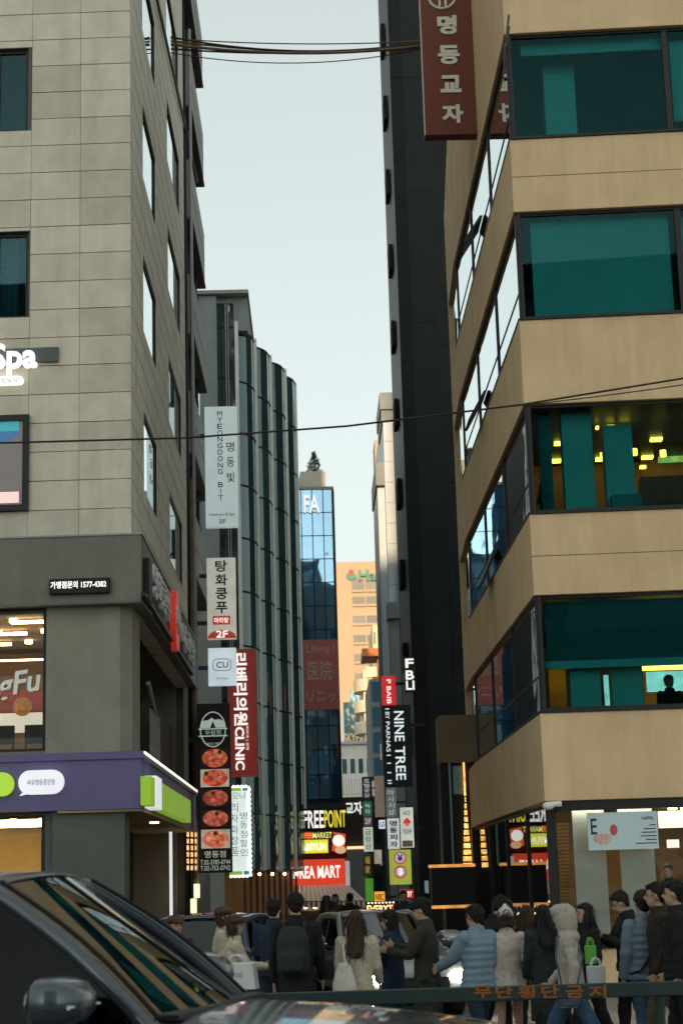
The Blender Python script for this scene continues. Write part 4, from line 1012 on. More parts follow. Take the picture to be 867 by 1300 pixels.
# LED-edged white sign
s = Sign('led_edged_sign', 'bright white sign with dotted light border and pale green lettering', 'sign', 291, 318.5, 998, 1113, 45.5, glow('bright_white_panel', (.86, .97, .93), .72, .06, 3, base=(.7, .75, .72)), .15)
M_PGR = mat('pale_green_ink', (.35, .55, .5), .6, .1, bump=0); M_GRNP = glow('green_block', (.3, .6, .08), .5); M_TEB = glow('teal_block', (.05, .3, .4), .5)
s.text('모나', 304.5, 1010, 17, 9, M_PGR); column_text('리자화장품', M_PGR, s.F, s.u(298), s.z(1088), s.z(1018), .012, .2, s.t, 0)
column_text('명동점할인', M_PGR, s.F, s.u(310), s.z(1088), s.z(1030), .012, .2, s.t, 0)
s.rect(293, 307, 1000, 1004, M_GRNP, 'colour_block'); s.rect(309, 316, 1000, 1004, M_TEB, 'colour_block'); s.rect(291, 307, 1106, 1111, M_GRNP, 'colour_block'); s.rect(309, 316, 1106, 1111, M_TEB, 'colour_block')
M_DOT = glow('led_dot', (1, 1, .95), 2.0)
dots = [(x, y) for y in (998.5, 1112.5) for x in range(293, 318, 5)] + [(317.5, y) for y in range(1003, 1112, 6)]
for x, y in dots: MB().ball(s.F.p(s.u(x), s.z(y), .03), (.045, .03, .045), 6, 4).build('bulb', M_DOT, s.t)

# --- on the stone building
sp = thing('spa_wall_sign', 'white spa lettering and pill-shaped strip on the stone wall', 'sign', LF.p(lu(20), lz(487), .05))
letter('Spa', glow('spa_white', (1, .99, .95), .95, base=(.8, .8, .8)), LF, lu(20, 455), lz(456), .1, (lu(49, 455) - lu(-9, 455), lz(435) - lz(476)), sp, .02, .08)
MB().fbox(LF, lu(-40, 450), lu(75, 450), lz(459), lz(441), .01, .07).build('backing_rail', mat('grey_green_rail', (.1, .12, .115), .6, .1), sp)
pill = MB(); n = 10
pz, pr_ = (lz(482)), (lz(477) - lz(487.5)) / 2; pu = lu(26, 482)
pill.loft([[LF.p(u, z, d) for u, z in [(-3.2, pz - pr_)] + [(pu + pr_ * math.sin(math.pi * k / n), pz - pr_ * math.cos(math.pi * k / n)) for k in range(n + 1)] + [(-3.2, pz + pr_)]] for d in (.02, .1)])
pill.build('strip', MATS['spa_white'], sp); letter('1F-3F 02.756.7557', M_INKG, LF, lu(10, 482), lz(482.5), .105, (.45, .07), sp, 0, .006)
# advertising screen
sc_ = thing('advertising_screen', 'dark framed advertising screen on the stone wall under the spa sign', 'screen', LF.p(lu(10), lz(645), .05))
h = winF[2]
ring(MB(), LF, h[0] - .02, h[1] + .02, h[2] - .05, h[3] + .02, .1, -.3, .1).build('frame', M_FRAME, sc_)
MB().fbox(LF, h[0] + .08, h[1] - .08, h[2] + .05, h[3] - .08, -.1, .02).build('display', glow('screen_grey', (.12, .11, .10), .8, .1, 3), sc_)
def scr(y0, y1, x0, x1, m_, d): MB().fbox(LF, lu(x0, y0), lu(x1, y0), lz(y1), lz(y0), .021, d).build('display_patch', m_, sc_)
scr(532, 545, -60, 25, glow('screen_teal', (.03, .30, .34), .8), .026); scr(622, 636, -60, 25, glow('screen_pink', (.85, .55, .52), .9), .026)
q = MB(); q.loft([[LF.p(u, z, d) for u, z in [(lu(-60, 545), lz(545)), (lu(25, 545), lz(545)), (lu(25, 548), lz(548)), (lu(10, 558), lz(558)), (lu(-60, 572), lz(572))]] for d in (.021, .028)]); q.build('display_patch', glow('screen_blue', (.02, .12, .30), .8), sc_)
# phone-number box on the fascia
pb = thing('franchise_phone_sign', 'small black box sign with white phone number on the grey fascia', 'sign', LF.p(lu(104, 747), lz(757), .2))
MB().fbox(LF, lu(67, 747), lu(143, 747), lz(757), lz(738), .2, .3).build('box', M_BLACK, pb, bevel=.01)
letter('가맹점문의 1577-4382', M_WGL, LF, lu(104, 747), lz(746), .31, (lu(139, 747) - lu(69, 747), .12), pb, .015, .02)
# angled red and white sign along the alley fascia
M_WDIM = mat('white_acrylic_letters', (.6, .63, .6), .5, .1, bump=0)
ks = thing('fascia_food_sign', 'red and white lettering along the alley side of the grey fascia', 'sign', LS.p(3, FZ0 + .1, .2))
ku = lambda x: LS.uv(x, 780, .25)[0]
zm = (FZ0 + FZ1) / 2 - .1
MB().fbox(LS, ku(183), ku(244), zm - .42, zm - .36, .2, .28).build('rail', M_FRAME, ks)
MB().fbox(LS, ku(187) - .1, ku(190), zm - .4, zm + .3, .2, .3).build('end_box', M_BLACK, ks)
letter('탕화쿵푸', M_WDIM, LS, (ku(191) + ku(212)) / 2, zm + .05, .3, (ku(212) - ku(191), .6), ks, .02, .06)
nn = MB(); nn.loft([[LS.p((ku(214) + ku(226)) / 2 + .55 * math.cos(6.2832 * k / 24), zm + .05 + .62 * math.sin(6.2832 * k / 24), d) for k in range(24)] for d in (.22, .34)]); nn.build('red_disc', glow('bright_red_disc', (.7, .05, .03), .3, base=(.5, .03, .02)), ks)
letter('마라', M_WDIM, LS, (ku(214) + ku(226)) / 2, zm + .05, .36, (.8, .55), ks, .03, .04)
letter('마라탕', M_WDIM, LS, (ku(228) + ku(243)) / 2, zm, .3, (ku(243) - ku(228), .6), ks, .02, .06)
# 2F window lettering
kf = letter('KungFu', mat('silver_letters', (.6, .6, .58), .35, .1, metal=.3, bump=0), LF, lu(-6, 870) , lz(872), -.08, (1.55, .5), None, .02, .05, -8, 'window_lettering', .25)
tag(centre(kf), 'slanted silver script letters in the upper restaurant window', 'lettering')
# speech-bubble signs on the violet band
def bubble(name, label, x0, x1, y0, y1, m_, txt=None):
    t = thing(name, label, 'sign', LF.p(lu((x0 + x1) / 2, 990), lz(y1), .2)); n = 10
    a, b, zc_, r_ = lu(x0, 990), lu(x1, 990), lz((y0 + y1) / 2), (lz(y0) - lz(y1)) / 2; k = r_ * .95
    pts = [(b - k + k * math.sin(math.pi * i / n), zc_ - r_ * math.cos(math.pi * i / n)) for i in range(n + 1)] + [(a + k - k * math.sin(math.pi * i / n), zc_ + r_ * math.cos(math.pi * i / n)) for i in range(n + 1)]
    MB().loft([[LF.p(u, z, d) for u, z in pts] for d in (.17, .27)]).build('lightbox', m_, t)
    MB().loft([[LF.p(u, z, d) for u, z in ((a + .02, zc_ - r_ * 1.08), (a + .12, zc_ - r_ * .55), (a + .25, zc_ - r_ * .8))] for d in (.172, .268)]).build('tail', m_, t)
    if txt: letter(txt, mat('violet_ink', (.12, .08, .25), .6, .05, bump=0), LF, (a + b) / 2, zc_, .272, ((b - a) * .6, .09), t, 0, .006)
bubble('green_bubble_sign', 'lime green pill-shaped lightbox on the violet shop band', -60, 22, 979, 1009, glow('lime_lightbox', (.36, .62, .04), .75, .08))
bubble('white_bubble_sign', 'white speech-bubble lightbox with violet lettering on the violet band', 28, 85, 977.5, 1008, glow('white_bubble', (.85, .86, .92), .72, .06), '씨유명동중앙점')
cs = thing('green_side_sign', 'lime green box sign with white stripe on the alley side of the violet band', 'sign', LS.p(2, PZ0 + .1, .2))
a, b = LS.uv(189, 1010, .3)[0], LS.uv(240, 1025, .3)[0]
zl_, zh_ = LS.uv(190, 1022, .3)[1], LS.uv(190, 986, .3)[1]
MB().fbox(LS, a, b, zl_, zh_, .17, .34).build('lightbox', glow('dim_lime_lightbox', (.34, .6, .03), .42, .1, base=(.2, .36, .03)), cs)
c, d = LS.uv(198, 1010, .35)[0], LS.uv(205, 1010, .35)[0]
MB().fbox(LS, c, d, zl_ - .02, zh_ + .05, .16, .36).build('white_stripe', MATS['white_bubble'], cs)

# --- big brown hanging sign on the right
s = Sign('brown_hanging_sign', 'big reddish-brown vertical sign with white lettering hung over the alley', 'sign', 534.5, 600.5, -70, 171, 33.6, mat('reddish_brown_enamel', (.135, .037, .022), .55, .12, 1.5, 50, .08, streak=.3), .3)
for (xa_, xb_) in ((533.6, 535.2),): s.rect(xa_, xb_, -70, 171, mat('pale_trim', (.45, .38, .34), .4, .1), 'edge_trim', .02)
M_CRM = mat('cream_letters', (.58, .58, .5), .6, .06, bump=0)
for c, y, hh, ww in (('명', 32, 28, 27), ('동', 70, 28, 30), ('교', 107, 25, 29), ('자', 145, 27, 29)): s.text(c, 568 + (y - 32) * .018, y, ww, hh, M_CRM, .045, 0, .02)
MB().tube([s.F.p(s.u(563 + 17 * math.cos(R(180 + k * 15))), s.z(-4 - 15 * math.sin(R(180 + k * 15))), .015) for k in range(13)], .03, 6).build('emblem_arc', M_CRM, s.t)
for x in (558.5, 566): s.rect(x, x + 2.6, -10, 8, M_CRM, 'emblem_bar', .02)
M_BRKT = mat('brown_steel', (.16, .05, .03), .6, .15)
for y in (31, 66, 101): MB().fbox(s.F, s.u1, s.u(621, y), s.z(y + 2.5), s.z(y - 2.5), -.2, -.12).build('bracket_arm', M_BRKT, s.t)
pl = thing('sign_mast', 'tall grey steel mast holding the brown sign against the beige building', 'mast', at(628, 278, 33.6))
MB().tube([at(620.5, -60, 33.5), at(630.5, 262, 33.5)], .045, 10).build('tube', M_STEEL, pl, smooth=True)
MB().tube([at(625, -60, 33.7), at(634, 280, 33.7)], .035, 10).build('tube', M_STEEL, pl, smooth=True)
for y in (193, 203): MB().tube([at(627 + (y - 190) * .02, y, 33.6), RS.p(RS.uv(655, y)[0], at(640, y, 33.6).z, .0)], .02, 6).build('stay', M_GALV, pl)

# --- hotel sign and neighbours on the dark tower
s = Sign('hotel_sign', 'black projecting hotel sign with white lettering turned sideways', 'sign', 486.5, 522.5, 895, 999, 58.5, mat('black_sign', (.014, .02, .024), .5, .1, bump=.03), .22)
M_WPR = glow('pale_blue_letters', (.8, .9, .92), .75)
s.text('NINE', 507.5, 922, 38, 12, M_WPR, .012, 90); s.text('TREE', 507.5, 969, 42, 12, M_WPR, .012, 90); s.text('BY', 493, 908, 9, 5, M_WPR, .005, 90); s.text('PARNAS', 493, 935, 38, 5, M_WPR, .005, 90)
for y in (899, 958, 968, 980, 990, 993.5): s.rect(490.5, 495.5, y, y + 1.2, M_WPR, 'dash')
s.rect(486.6, 486.9, 896, 998, M_FRAME, 'edge'); s.bracket(1, (920,), .5)
s = Sign('red_vertical_sign', 'small bright red sign with white letters above the hotel sign', 'sign', 484.5, 502.5, 858, 896.5, 61, glow('bright_red_panel', (.72, .03, .035), .6, .06))
s.text('P BAIB', 493.5, 878, 31, 5.5, M_WGL, .01, 90); s.bracket(1, (868,), .5)
s = thing('white_stacked_letters', 'stacked white lit letters fixed to the dark tower', 'sign', at(520, 876, 59.7)); Fq = Face((at(520, 855, 59.7).x, 59.7), (1, 0))
for c, y in (('F', 842), ('B', 857), ('LI', 870)): letter(c, M_WGL, Fq, .0, at(520, y, 59.7).z, .03, (.29, .32), s, .02, .04)
MB().box(at(513, 850, 59.7).x, at(527, 850, 59.7).x, 59.71, 59.99, at(520, 878, 59.7).z, at(520, 834, 59.7).z).build('backing', M_FRAME, s)
# cluster of small signs
def small(name, label, x0, x1, y0, y1, Y, col, e, txt=None, tcol=None, vert=True, bold=.01, extra=None, tm=.8):
    s = Sign(name, label, 'sign', x0, x1, y0, y1, Y, glow('sg_%d_%d' % (x0, y0), col, e, .12, 3), .15, None)
    if txt:
        m_ = tcol or M_INK
        if vert: column_text(txt, m_, s.F, 0, s.z(y1 - 2), s.z(y0 + 2), .012, (s.u1 - s.u0) * .62, s.t, bold)
        else: letter(txt, m_, s.F, 0, (s.z0 + s.z1) / 2, .012, ((s.u1 - s.u0) * tm, (s.z1 - s.z0) * .6), s.t, bold)
    MB().fbox(s.F, s.u1, s.u1 + .35, (s.z0 + s.z1) / 2 - .03, (s.z0 + s.z1) / 2 + .03, -.1, -.05).build('bracket', M_FRAME, s.t)
    return s
M_PALE = glow('pale_letters', (.7, .75, .7), .5)
small('dark_green_sign', 'narrow dark sign with pale vertical lettering over a green one', 459.5, 471.5, 986, 1015, 68, (.02, .03, .03), .3, '호텔광장', M_PALE)
small('green_square_sign', 'small dull green square sign under a narrow dark sign', 461, 472, 1017, 1036, 68, (.03, .16, .09), .5, '녹차', M_PALE)
small('mauve_sign', 'small dull mauve sign between green and white ones', 462, 472, 1037, 1048, 68, (.2, .13, .18), .4, '2F', M_PALE, False)
small('white_tall_sign', 'narrow white sign with green lettering left of the others', 461.5, 473.5, 1050, 1081, 68, (.72, .80, .68), .55, '금강산', mat('green_ink', (.04, .2, .1), .6, .05, bump=0))
small('brown_gold_sign', 'dark brown sign with a dim gold character', 461.5, 471.5, 1084, 1112, 68, (.05, .03, .015), .4, '福家', glow('gold_letters', (.6, .42, .12), .5))
small('leaf_green_sign', 'bright leaf-green banner hanging low by the awning', 464, 474, 1115, 1145, 68, (.09, .34, .03), .6)
small('tan_poster_sign', 'tall tan poster with a standing brown figure shape', 475.5, 488, 985, 1037, 62, (.30, .24, .18), .4)
small('tiny_white_sign', 'tiny bright white square sign', 481, 489, 1041, 1052, 62, (.75, .82, .9), .8, 'GS', M_INK, False)
small('blue_grey_sign', 'blue-grey vertical sign under the hotel sign', 490, 503, 1000, 1037, 60, (.17, .21, .22), .4, '마사지샵', M_PALE, bold=0)
small('white_pizza_sign', 'white vertical sign with bold black lettering beside the spade sign', 492, 507, 1039, 1078, 58, (.72, .76, .74), .55, '명동피자', M_INK, bold=.03)
s = small('spade_sign', 'white vertical sign with a red spade emblem', 508.5, 525, 1025, 1076, 56, (.76, .79, .72), .55)
letter('♠', glow('red_spade', (.65, .05, .03), .7), s.F, 0, s.z(1043), .012, (.24, .26), s.t); s.text('ACE', 516.5, 1032, 9, 5, mat('green_ink', (0, 0, 0))); s.text('TRUMP', 516.5, 1056, 11, 6, M_INKG); s.rect(510, 523, 1067, 1075, mat('dull_pink', (.4, .25, .22), .6, .1), 'pink_foot')
s = small('money_exchange_sign', 'yellow-green sign with red-ringed yen and dollar marks', 494.5, 522, 1079, 1123, 54, (.42, .50, .07), .62)
M_RING = glow('red_ring', (.6, .06, .03), .7); M_BLU = mat('blue_grey_ink', (.12, .16, .28), .6, .05, bump=0)
for c, y, m_ in (('¥', 1089, M_BLU), ('$', 1107, M_WGL)):
    disc(s.F, s.u(508), s.z(y), .01, .2, .2, 'red_disc', M_RING, s.t, 24); disc(s.F, s.u(508), s.z(y), .016, .155, .155, 'inner_disc', glow('lilac_disc', (.6, .55, .7), .6) if c == '¥' else glow('grey_disc', (.45, .42, .5), .6), s.t, 24); letter(c, m_, s.F, s.u(508), s.z(y), .026, (.17, .22), s.t, .03)
small('orange_square_sign', 'small glowing orange square sign with dark letters', 475.5, 488.5, 1132, 1145.5, 52, (1.0, .40, .05), .85, 'NBC', M_INK, False)
small('red_neon_sign', 'small red neon sign at street level by the dark tower', 508, 525, 1129, 1141, 50, (.5, .03, .02), .5, 'BABY', glow('neon_white_red', (1, .6, .5), 1.5), False, .02)
s = small('blue_notice_board', 'dark blue notice board behind the man in the cap', 509, 532, 1143, 1172, 49, (.02, .045, .12), .5)
for k in range(4):
    for q in range(3): s.rect(511 + q * 7, 516 + q * 7, 1146 + k * 6.5, 1150 + k * 6.5, mat('faded_blue_print', (.1, .15, .25), .6, .3, 20), 'notice')
s = Sign('bulb_letter_sign', 'warm bulb-lit stall sign reading EVERYT over a lit counter', 'sign', 464, 506, 1144, 1162, 51, mat('dark_red_board', (.05, .012, .008), .6, .2), .15)
M_NEON = glow('bulb_letters', (1.0, .62, .22), 2.2)
s.text('EVERYT', 482, 1154, 32, 9, M_NEON, .02); s.rect(497, 506, 1148, 1160, glow('red_tail', (.5, .03, .02), .6), 'red_panel')
for k in range(8): MB().ball(s.F.p(s.u(468 + k * 4.5), s.z(1146), .02), .03, 6, 4).build('bulb', glow('pink_bulb', (1, .7, .55), 2.0), s.t)
st_ = thing('lit_stall', 'warm-lit food stall counter under the bulb-lettered sign', 'stall', at(483, 1190, 51))
a, b = at(465, 1190, 51), at(502, 1165, 51)
MB().box(a.x, b.x, 51, 52, 0, a.z).build('counter', M_BLACK, st_); MB().box(a.x, b.x, 51.0, 51.1, at(480, 1167, 51).z, at(480, 1164, 51).z).build('tube_lamp', glow('warm_tube', (1, .72, .25), 4), st_)
MB().box(a.x, b.x, 52, 52.1, 0, b.z + .1).build('back', mat('stall_back', (.4, .25, .08), .7, .2), st_); MB().box(a.x, a.x + .05, 51.2, 52, a.z, b.z).build('post', M_BLACK, st_); MB().box(b.x - .05, b.x, 51.2, 52, a.z, b.z).build('post', M_BLACK, st_)
for x, y0, y1, col in ((541.5, 1118, 1134, (.2, .3, .34)), (550.5, 1120, 1134, (.55, .06, .03))):
    Sign('street_flag_sign', 'small %s sign low on the dark tower' % ('grey-blue' if col[0] < .3 else 'red'), 'sign', x - 2.5, x + 2.5, y0, y1, 59.7, glow('fl_%d' % x, col, .5), .06)

# --- mart shopfront at the foot of the blue building
Ym = 61.6
s = Sign('tax_free_sign', 'black sign board reading FREE POINT in white and yellow', 'sign', 368, 441, 1026, 1053, Ym, M_BLACK, .3)
s.text('FREE', 398, 1040, 26, 21, M_WGL, .02); s.text('POINT', 425.5, 1040, 27, 21, glow('yellow_letters', (.95, .78, .06), .8), .015); s.text('K', 377, 1040, 10, 21, M_WGL, .02)
s = Sign('market_sign', 'lit yellow and red instant-noodle market sign with a red noodle packet', 'sign', 368, 440, 1054, 1090, Ym, mat('dark_red_brown', (.07, .015, .012), .6, .2), .3)
s.rect(370, 397, 1056, 1065, glow('red_strip', (.75, .06, .02), .6), 'red_strip', .03); s.text('SUPER', 389, 1060.5, 16, 6, glow('orange_letters', (1, .35, .1), .8), .01, d=.05); s.text('MARKET', 409.5, 1060.5, 24, 7, glow('yellow_green', (.85, .88, .25), .8), .02, d=.03)
s.rect(374, 416.5, 1066, 1083, glow('yellow_panel', (.78, .82, .06), .8), 'yellow_panel', .03); s.text('RAMYUN', 396, 1075, 36, 9, M_WGL, .03, d=.05)
q = MB(); q.loft([[s.F.p(s.u(x), s.z(y), d) for x, y in ((421, 1081), (424, 1057), (439, 1060), (437, 1083))] for d in (.02, .14)]); q.build('noodle_packet', glow('packet_red', (.75, .12, .04), .6, .5, 4), s.t)
disc(s.F, s.u(430), s.z(1068), .15, .22, .2, 'packet_mark', M_WGL, s.t); disc(s.F, s.u(432), s.z(1080), .16, .2, .13, 'bowl_print', glow('bowl', (.8, .5, .25), .7), s.t)
s = Sign('mart_sign', 'bright red sign board reading MART in white above the striped awning', 'sign', 366, 438.5, 1091, 1124, Ym - .6, glow('mart_red', (.72, .055, .02), .75, .08), .5)
s.text('KOREA MART', 398, 1107, 67, 15, M_WGL, .03); s.rect(438.6, 444, 1094, 1126, glow('white_end', (.6, .68, .68), .4), 'end_panel')
aw = thing('striped_awning', 'cream and brown striped awning over the mart entrance', 'awning', at(420, 1148, Ym - 1.5))
A0, A1 = at(383, 1124, Ym - .6), at(443, 1124, Ym - .6); B0, B1 = at(381, 1144, Ym - 2.4), at(463, 1143, Ym - 2.4)
M_AWC = mat('awning_cream', (.82, .72, .62), .8, .08); M_AWB = mat('awning_brown', (.18, .08, .06), .8, .1)
ns = 26
for k in range(ns):
    t0, t1 = k / ns, (k + 1) / ns; a, b, c, d = A0.lerp(A1, t0), A0.lerp(A1, t1), B0.lerp(B1, t1), B0.lerp(B1, t0); m_ = M_AWC if k % 2 else mat('awning_tan', (.62, .47, .39), .8, .08)
    MB().box8([a - Z * .03, b - Z * .03, c - Z * .03, d - Z * .03, a, b, c, d]).build('awning_strip', m_, aw)
    MB().box8([d - Z * .22, c - Z * .22, c - Z * .22 + Vector((0, .03, 0)), d - Z * .22 + Vector((0, .03, 0)), d, c, c + Vector((0, .03, 0)), d + Vector((0, .03, 0))]).build('valance_strip', M_AWC if k % 2 else M_AWB, aw)
M_GOODS = [mat('goods_yellow', (.7, .5, .05), .5, .5, 12), mat('goods_white', (.65, .62, .55), .5, .5, 12), mat('goods_orange', (.6, .22, .06), .5, .5, 12)]
mi = thing('mart_interior', 'brightly lit mart entrance under the striped awning', 'shopfront', at(410, 1200, Ym))
a, b = at(372, 1150, Ym), at(440, 1150, Ym)
MB().box(a.x, b.x, Ym + .4, Ym + .5, 0, at(400, 1122, Ym).z).build('glowing_wall', glow('mart_light', (1, .86, .6), .55, .4, 2.5), mi)  # the wall itself glows, standing in for the mart's inside lighting
for k in range(14):
    x = a.x + (b.x - a.x) * (k + .5) / 14; hh = random.uniform(.25, .6)
    MB().box(x - .08, x + .08, Ym - .8, Ym - .5, .95, .95 + hh).build('goods', M_GOODS[k % 3], mi)
MB().box(a.x, b.x, Ym - 1, Ym - .3, .05, .93).build('counter', mat('dark_counter', (.05, .04, .035), .6, .2), mi)
for k in range(5):
    p = at(388 + k * 12, 1151, Ym - 1.2); MB().ball(p, .09, 8, 6).build('pendant_lamp', glow('pendant', (1, .8, .55), 3.0), mi)

# ================================================================== cables
def cable(name, label, pts, r, m_, sag=0, group='cables over the alley'):
    P_ = [Vector(p) for p in pts]; out = []
    for a, b in zip(P_, P_[1:]):
        for i in range(14): t = i / 14; out.append(a.lerp(b, t) - Z * (sag * 4 * t * (1 - t)))
    out.append(P_[-1])
    return tag(centre(MB().tube(out, r, 6).build(name, m_, smooth=True)), label, 'cable', group)
M_CAB = mat('cable_black', (.03, .028, .025), .6, .2); M_CABB = mat('cable_brown', (.13, .09, .06), .6, .2)
a, b = at(219, 49, 35), at(535, 55, 36)
labs = ['thickest brown cable of the bundle over the alley', 'upper black cable of the bundle over the alley', 'pale brown cable twisted into the bundle over the alley', 'lower black cable of the bundle over the alley', 'slack thin cable hanging lowest under the bundle', 'thin brown cable along the top of the bundle']
for k, (dy0, dy1, r, m_, sg) in enumerate(((9, 6, .034, M_CABB, .2), (0, 2, .02, M_CAB, .27), (5, 9, .024, M_CABB, .16), (15, 8, .02, M_CAB, .13), (20, 10, .012, M_CAB, .3), (2, 0, .014, M_CABB, .1))):
    cable('overhead_cable', labs[k], [at(217, 47 + dy0, 35 + k * .03), at(536, 52 + dy1, 35.6 + k * .03)], r, m_, sg)
cable('wall_cable', 'brown cable dropping down the side of the stone building', [LS.p(LS.uv(195, 0)[0], LS.uv(195, -5)[1], .06), LS.p(LS.uv(248, 225)[0], LS.uv(247, 225)[1], .06)], .035, M_CABB, 0)
cable('street_cable', 'thin dark cable crossing the whole street in front of both buildings', [at(-60, 564, 22), at(235, 556, 22), at(440, 541, 22), at(660, 514, 22), at(930, 470, 22)], .014, M_CAB, .0)
cable('street_cable', 'second thin cable joining the first over the beige building', [at(640, 517, 21.8), at(930, 479, 21.8)], .008, M_CAB, .02)
# ================================================================== median rail with no-jaywalking lettering
YRL = 14.6
rl = thing('median_rail', 'dark green horizontal street rail with orange no-crossing lettering', 'rail', (2, YRL, -.12))
FRL = Face((0, YRL), (1, 0))
zr1, zr0 = at(700, 1250, YRL).z, at(700, 1268.5, YRL).z
M_RAIL = mat('dark_green_rail', (.028, .05, .048), .5, .2, 2, 60, .1)
MB().fbox(FRL, -9, 12, zr0, zr1, -.04, .04).build('top_rail', M_RAIL, rl, bevel=.01)
for k in range(8):
    x = -8.2 + k * 2.75
    MB().tube([(x, YRL, -.12), (x, YRL, zr0)], .035, 8).build('post', M_RAIL, rl)
MB().fbox(FRL, -9, 12, .0, .05, -.02, .02).build('lower_rail', M_RAIL, rl)
M_ORT = mat('orange_reflective', (.34, .115, .028), .5, .2, bump=0)
for c, x in zip('무단횡단금지', (612, 639, 667, 697, 728, 757)):
    p = at(x, 1259, YRL); letter(c, M_ORT, FRL, p.x, p.z + .002, .042, (.145, .1), rl, .025, .006)
# ================================================================== vehicles
def sub(o, lv=2):
    m = o.modifiers.new('smooth', 'SUBSURF'); m.levels = lv; m.render_levels = lv; return o
M_TYRE = mat('tyre_rubber', (.02, .02, .02), .85, .2); M_RIM = mat('alloy_rim', (.4, .41, .42), .35, .1, metal=.8)
M_CARG = clear_glass('car_glass', (.22, .26, .27), .07, .01)
M_CARGW = clear_glass('windscreen_glass', (.30, .34, .34), .16, .01)
M_CABIN = mat('dark_cabin', (.012, .012, .013), .8, .2)
M_LENS = flat('tail_lens', (.35, .01, .01), .2)
def car(name, label, loc, heading, P, paint, lamps=None):
    """van / saloon: lofted lower body, separate bonnet, screens, pillars, roof, mirrors, wheels; local x forward, y left, built at heading"""
    t = thing(name, label, 'car', loc); ca, sa = math.cos(heading), math.sin(heading)
    W_ = lambda x, y, z: Vector((loc[0] + x * ca - y * sa, loc[1] + x * sa + y * ca, loc[2] + z))
    def tf(mb):
        mb.v = [W_(v.x, v.y, v.z) for v in mb.v]; return mb
    hw, zc, xc = P['hw'], P['zc'], P['xc']; xf, xr = P['xf'], P['xr']
    zr, xrf, xrr, xrb, zrb = P['zr'], P['xrf'], P['xrr'], P['xrb'], P['zrb']; wr = P['wr']; zb = .26
    # lower body
    def belt(x):
        if x >= xc: return zc - (zc - P['zn']) * ((x - xc) / (xf - xc)) ** 1.6
        return zc + (zrb - zc) * ((xc - x) / (xc - xr))
    xs = [xr, xr + .06, xr + .3, xr + .9, (xr + xc) / 2, xc - .4, xc, xc + (xf - xc) * .4, xc + (xf - xc) * .75, xf - .12, xf - .03, xf]
    rings = []
    for i, x in enumerate(xs):
        e = 1.0
        if x > xc + .3: e = 1 - .14 * ((x - xc - .3) / (xf - xc - .3)) ** 2.5
        if x < xr + .5: e = 1 - .08 * ((xr + .5 - x) / .5) ** 2
        w_ = hw * e; zt_ = belt(x) - (.0 if 0 < i < len(xs) - 1 else .12); z0 = zb + (.08 if i in (0, len(xs) - 1) else 0)
        sec = [(0, z0), (w_ * .8, z0), (w_ * .96, z0 + .12), (w_, z0 + .3), (w_, (z0 + zt_) / 2 + .1), (w_ * .985, zt_ - .12), (w_ * .93, zt_ - .02), (w_ * .8, zt_ + .012), (w_ * .4, zt_ + .03), (0, zt_ + .035)]
        full = [Vector((x, y, z)) for y, z in sec] + [Vector((x, -y, z)) for y, z in reversed(sec[1:-1])]
        rings.append(full)
    body = sub(tf(MB().loft(rings)).build('body', paint, t, smooth=True), 2)
    # greenhouse
    wg = hw * .86
    A = {s_: Vector((xc, s_ * wg, zc - .02)) for s_ in (-1, 1)}; B = {s_: Vector((xrf, s_ * wr, zr - .06)) for s_ in (-1, 1)}
    C = {s_: Vector((xrr, s_ * wr, zr - .08)) for s_ in (-1, 1)}; D = {s_: Vector((xrb, s_ * wg, zrb - .02)) for s_ in (-1, 1)}
    def patch(p00, p10, p01, p11, bul, bdir, nu=10, nv=8):
        def f(a, b):
            p = (p00 * (1 - a) + p10 * a) * (1 - b) + (p01 * (1 - a) + p11 * a) * b
            return p + bdir * (bul * math.sin(math.pi * a) * (1 if nv < 3 else 1))
        return MB().grid(f, nu, nv)
    ws = patch(A[-1], A[1], B[-1], B[1], .13, Vector((.9, 0, .35)))
    for v in ws.v: pass
    tf(ws).build('windscreen', M_CARGW, t, smooth=True)
    tf(patch(D[-1], D[1], C[-1], C[1], .06, Vector((-1, 0, .2)))).build('rear_window', M_CARG, t, smooth=True)
    def roof(a, b):
        x = xrf + (xrr - xrf) * a; y = -wr + 2 * wr * b; return Vector((x + (.10 if a < .05 else 0) * math.sin(math.pi * b), y, zr - .06 + .075 * math.sin(math.pi * b) ** .6 + .03 * math.sin(math.pi * a) - .02 * a))
    r_ = tf(MB().grid(roof, 10, 12)).build('roof', paint, t, smooth=True); so_ = r_.modifiers.new('thick', 'SOLIDIFY'); so_.thickness = .03
    for s_ in (-1, 1):
        n = 1 if s_ > 0 else -1
        mid = [(xrf + (xrr - xrf) * k, (xc + (xrb - xc) * k)) for k in (0, .36, .68, 1)]
        tf(patch(A[s_], D[s_], B[s_], C[s_], .03, Vector((0, s_, 0)))).build('side_window', P.get('glass', M_CARG), t, smooth=True)
        pr = P.get('pr', .045)
        path = [A[s_] + Vector((.12, 0, -.05))] + [A[s_].lerp(B[s_], k / 6) + Vector((.03, s_ * .015, .03)) * math.sin(math.pi * k / 6) for k in range(7)] + [B[s_].lerp(C[s_], k / 8) + Vector((0, s_ * .012, .03 * math.sin(math.pi * k / 8))) for k in range(1, 9)] + [C[s_].lerp(D[s_], k / 5) for k in range(1, 6)]
        tf(MB().tube(path, pr, 10, flat=1.2)).build('roof_pillar_rail', paint, t, smooth=True)
        tf(MB().tube([A[s_].lerp(B[s_], k / 6) + Vector((.05, -s_ * .03, .03)) + Vector((.03, 0, .03)) * math.sin(math.pi * k / 6) for k in range(7)], .012, 6)).build('windscreen_seal', M_BLACK, t)
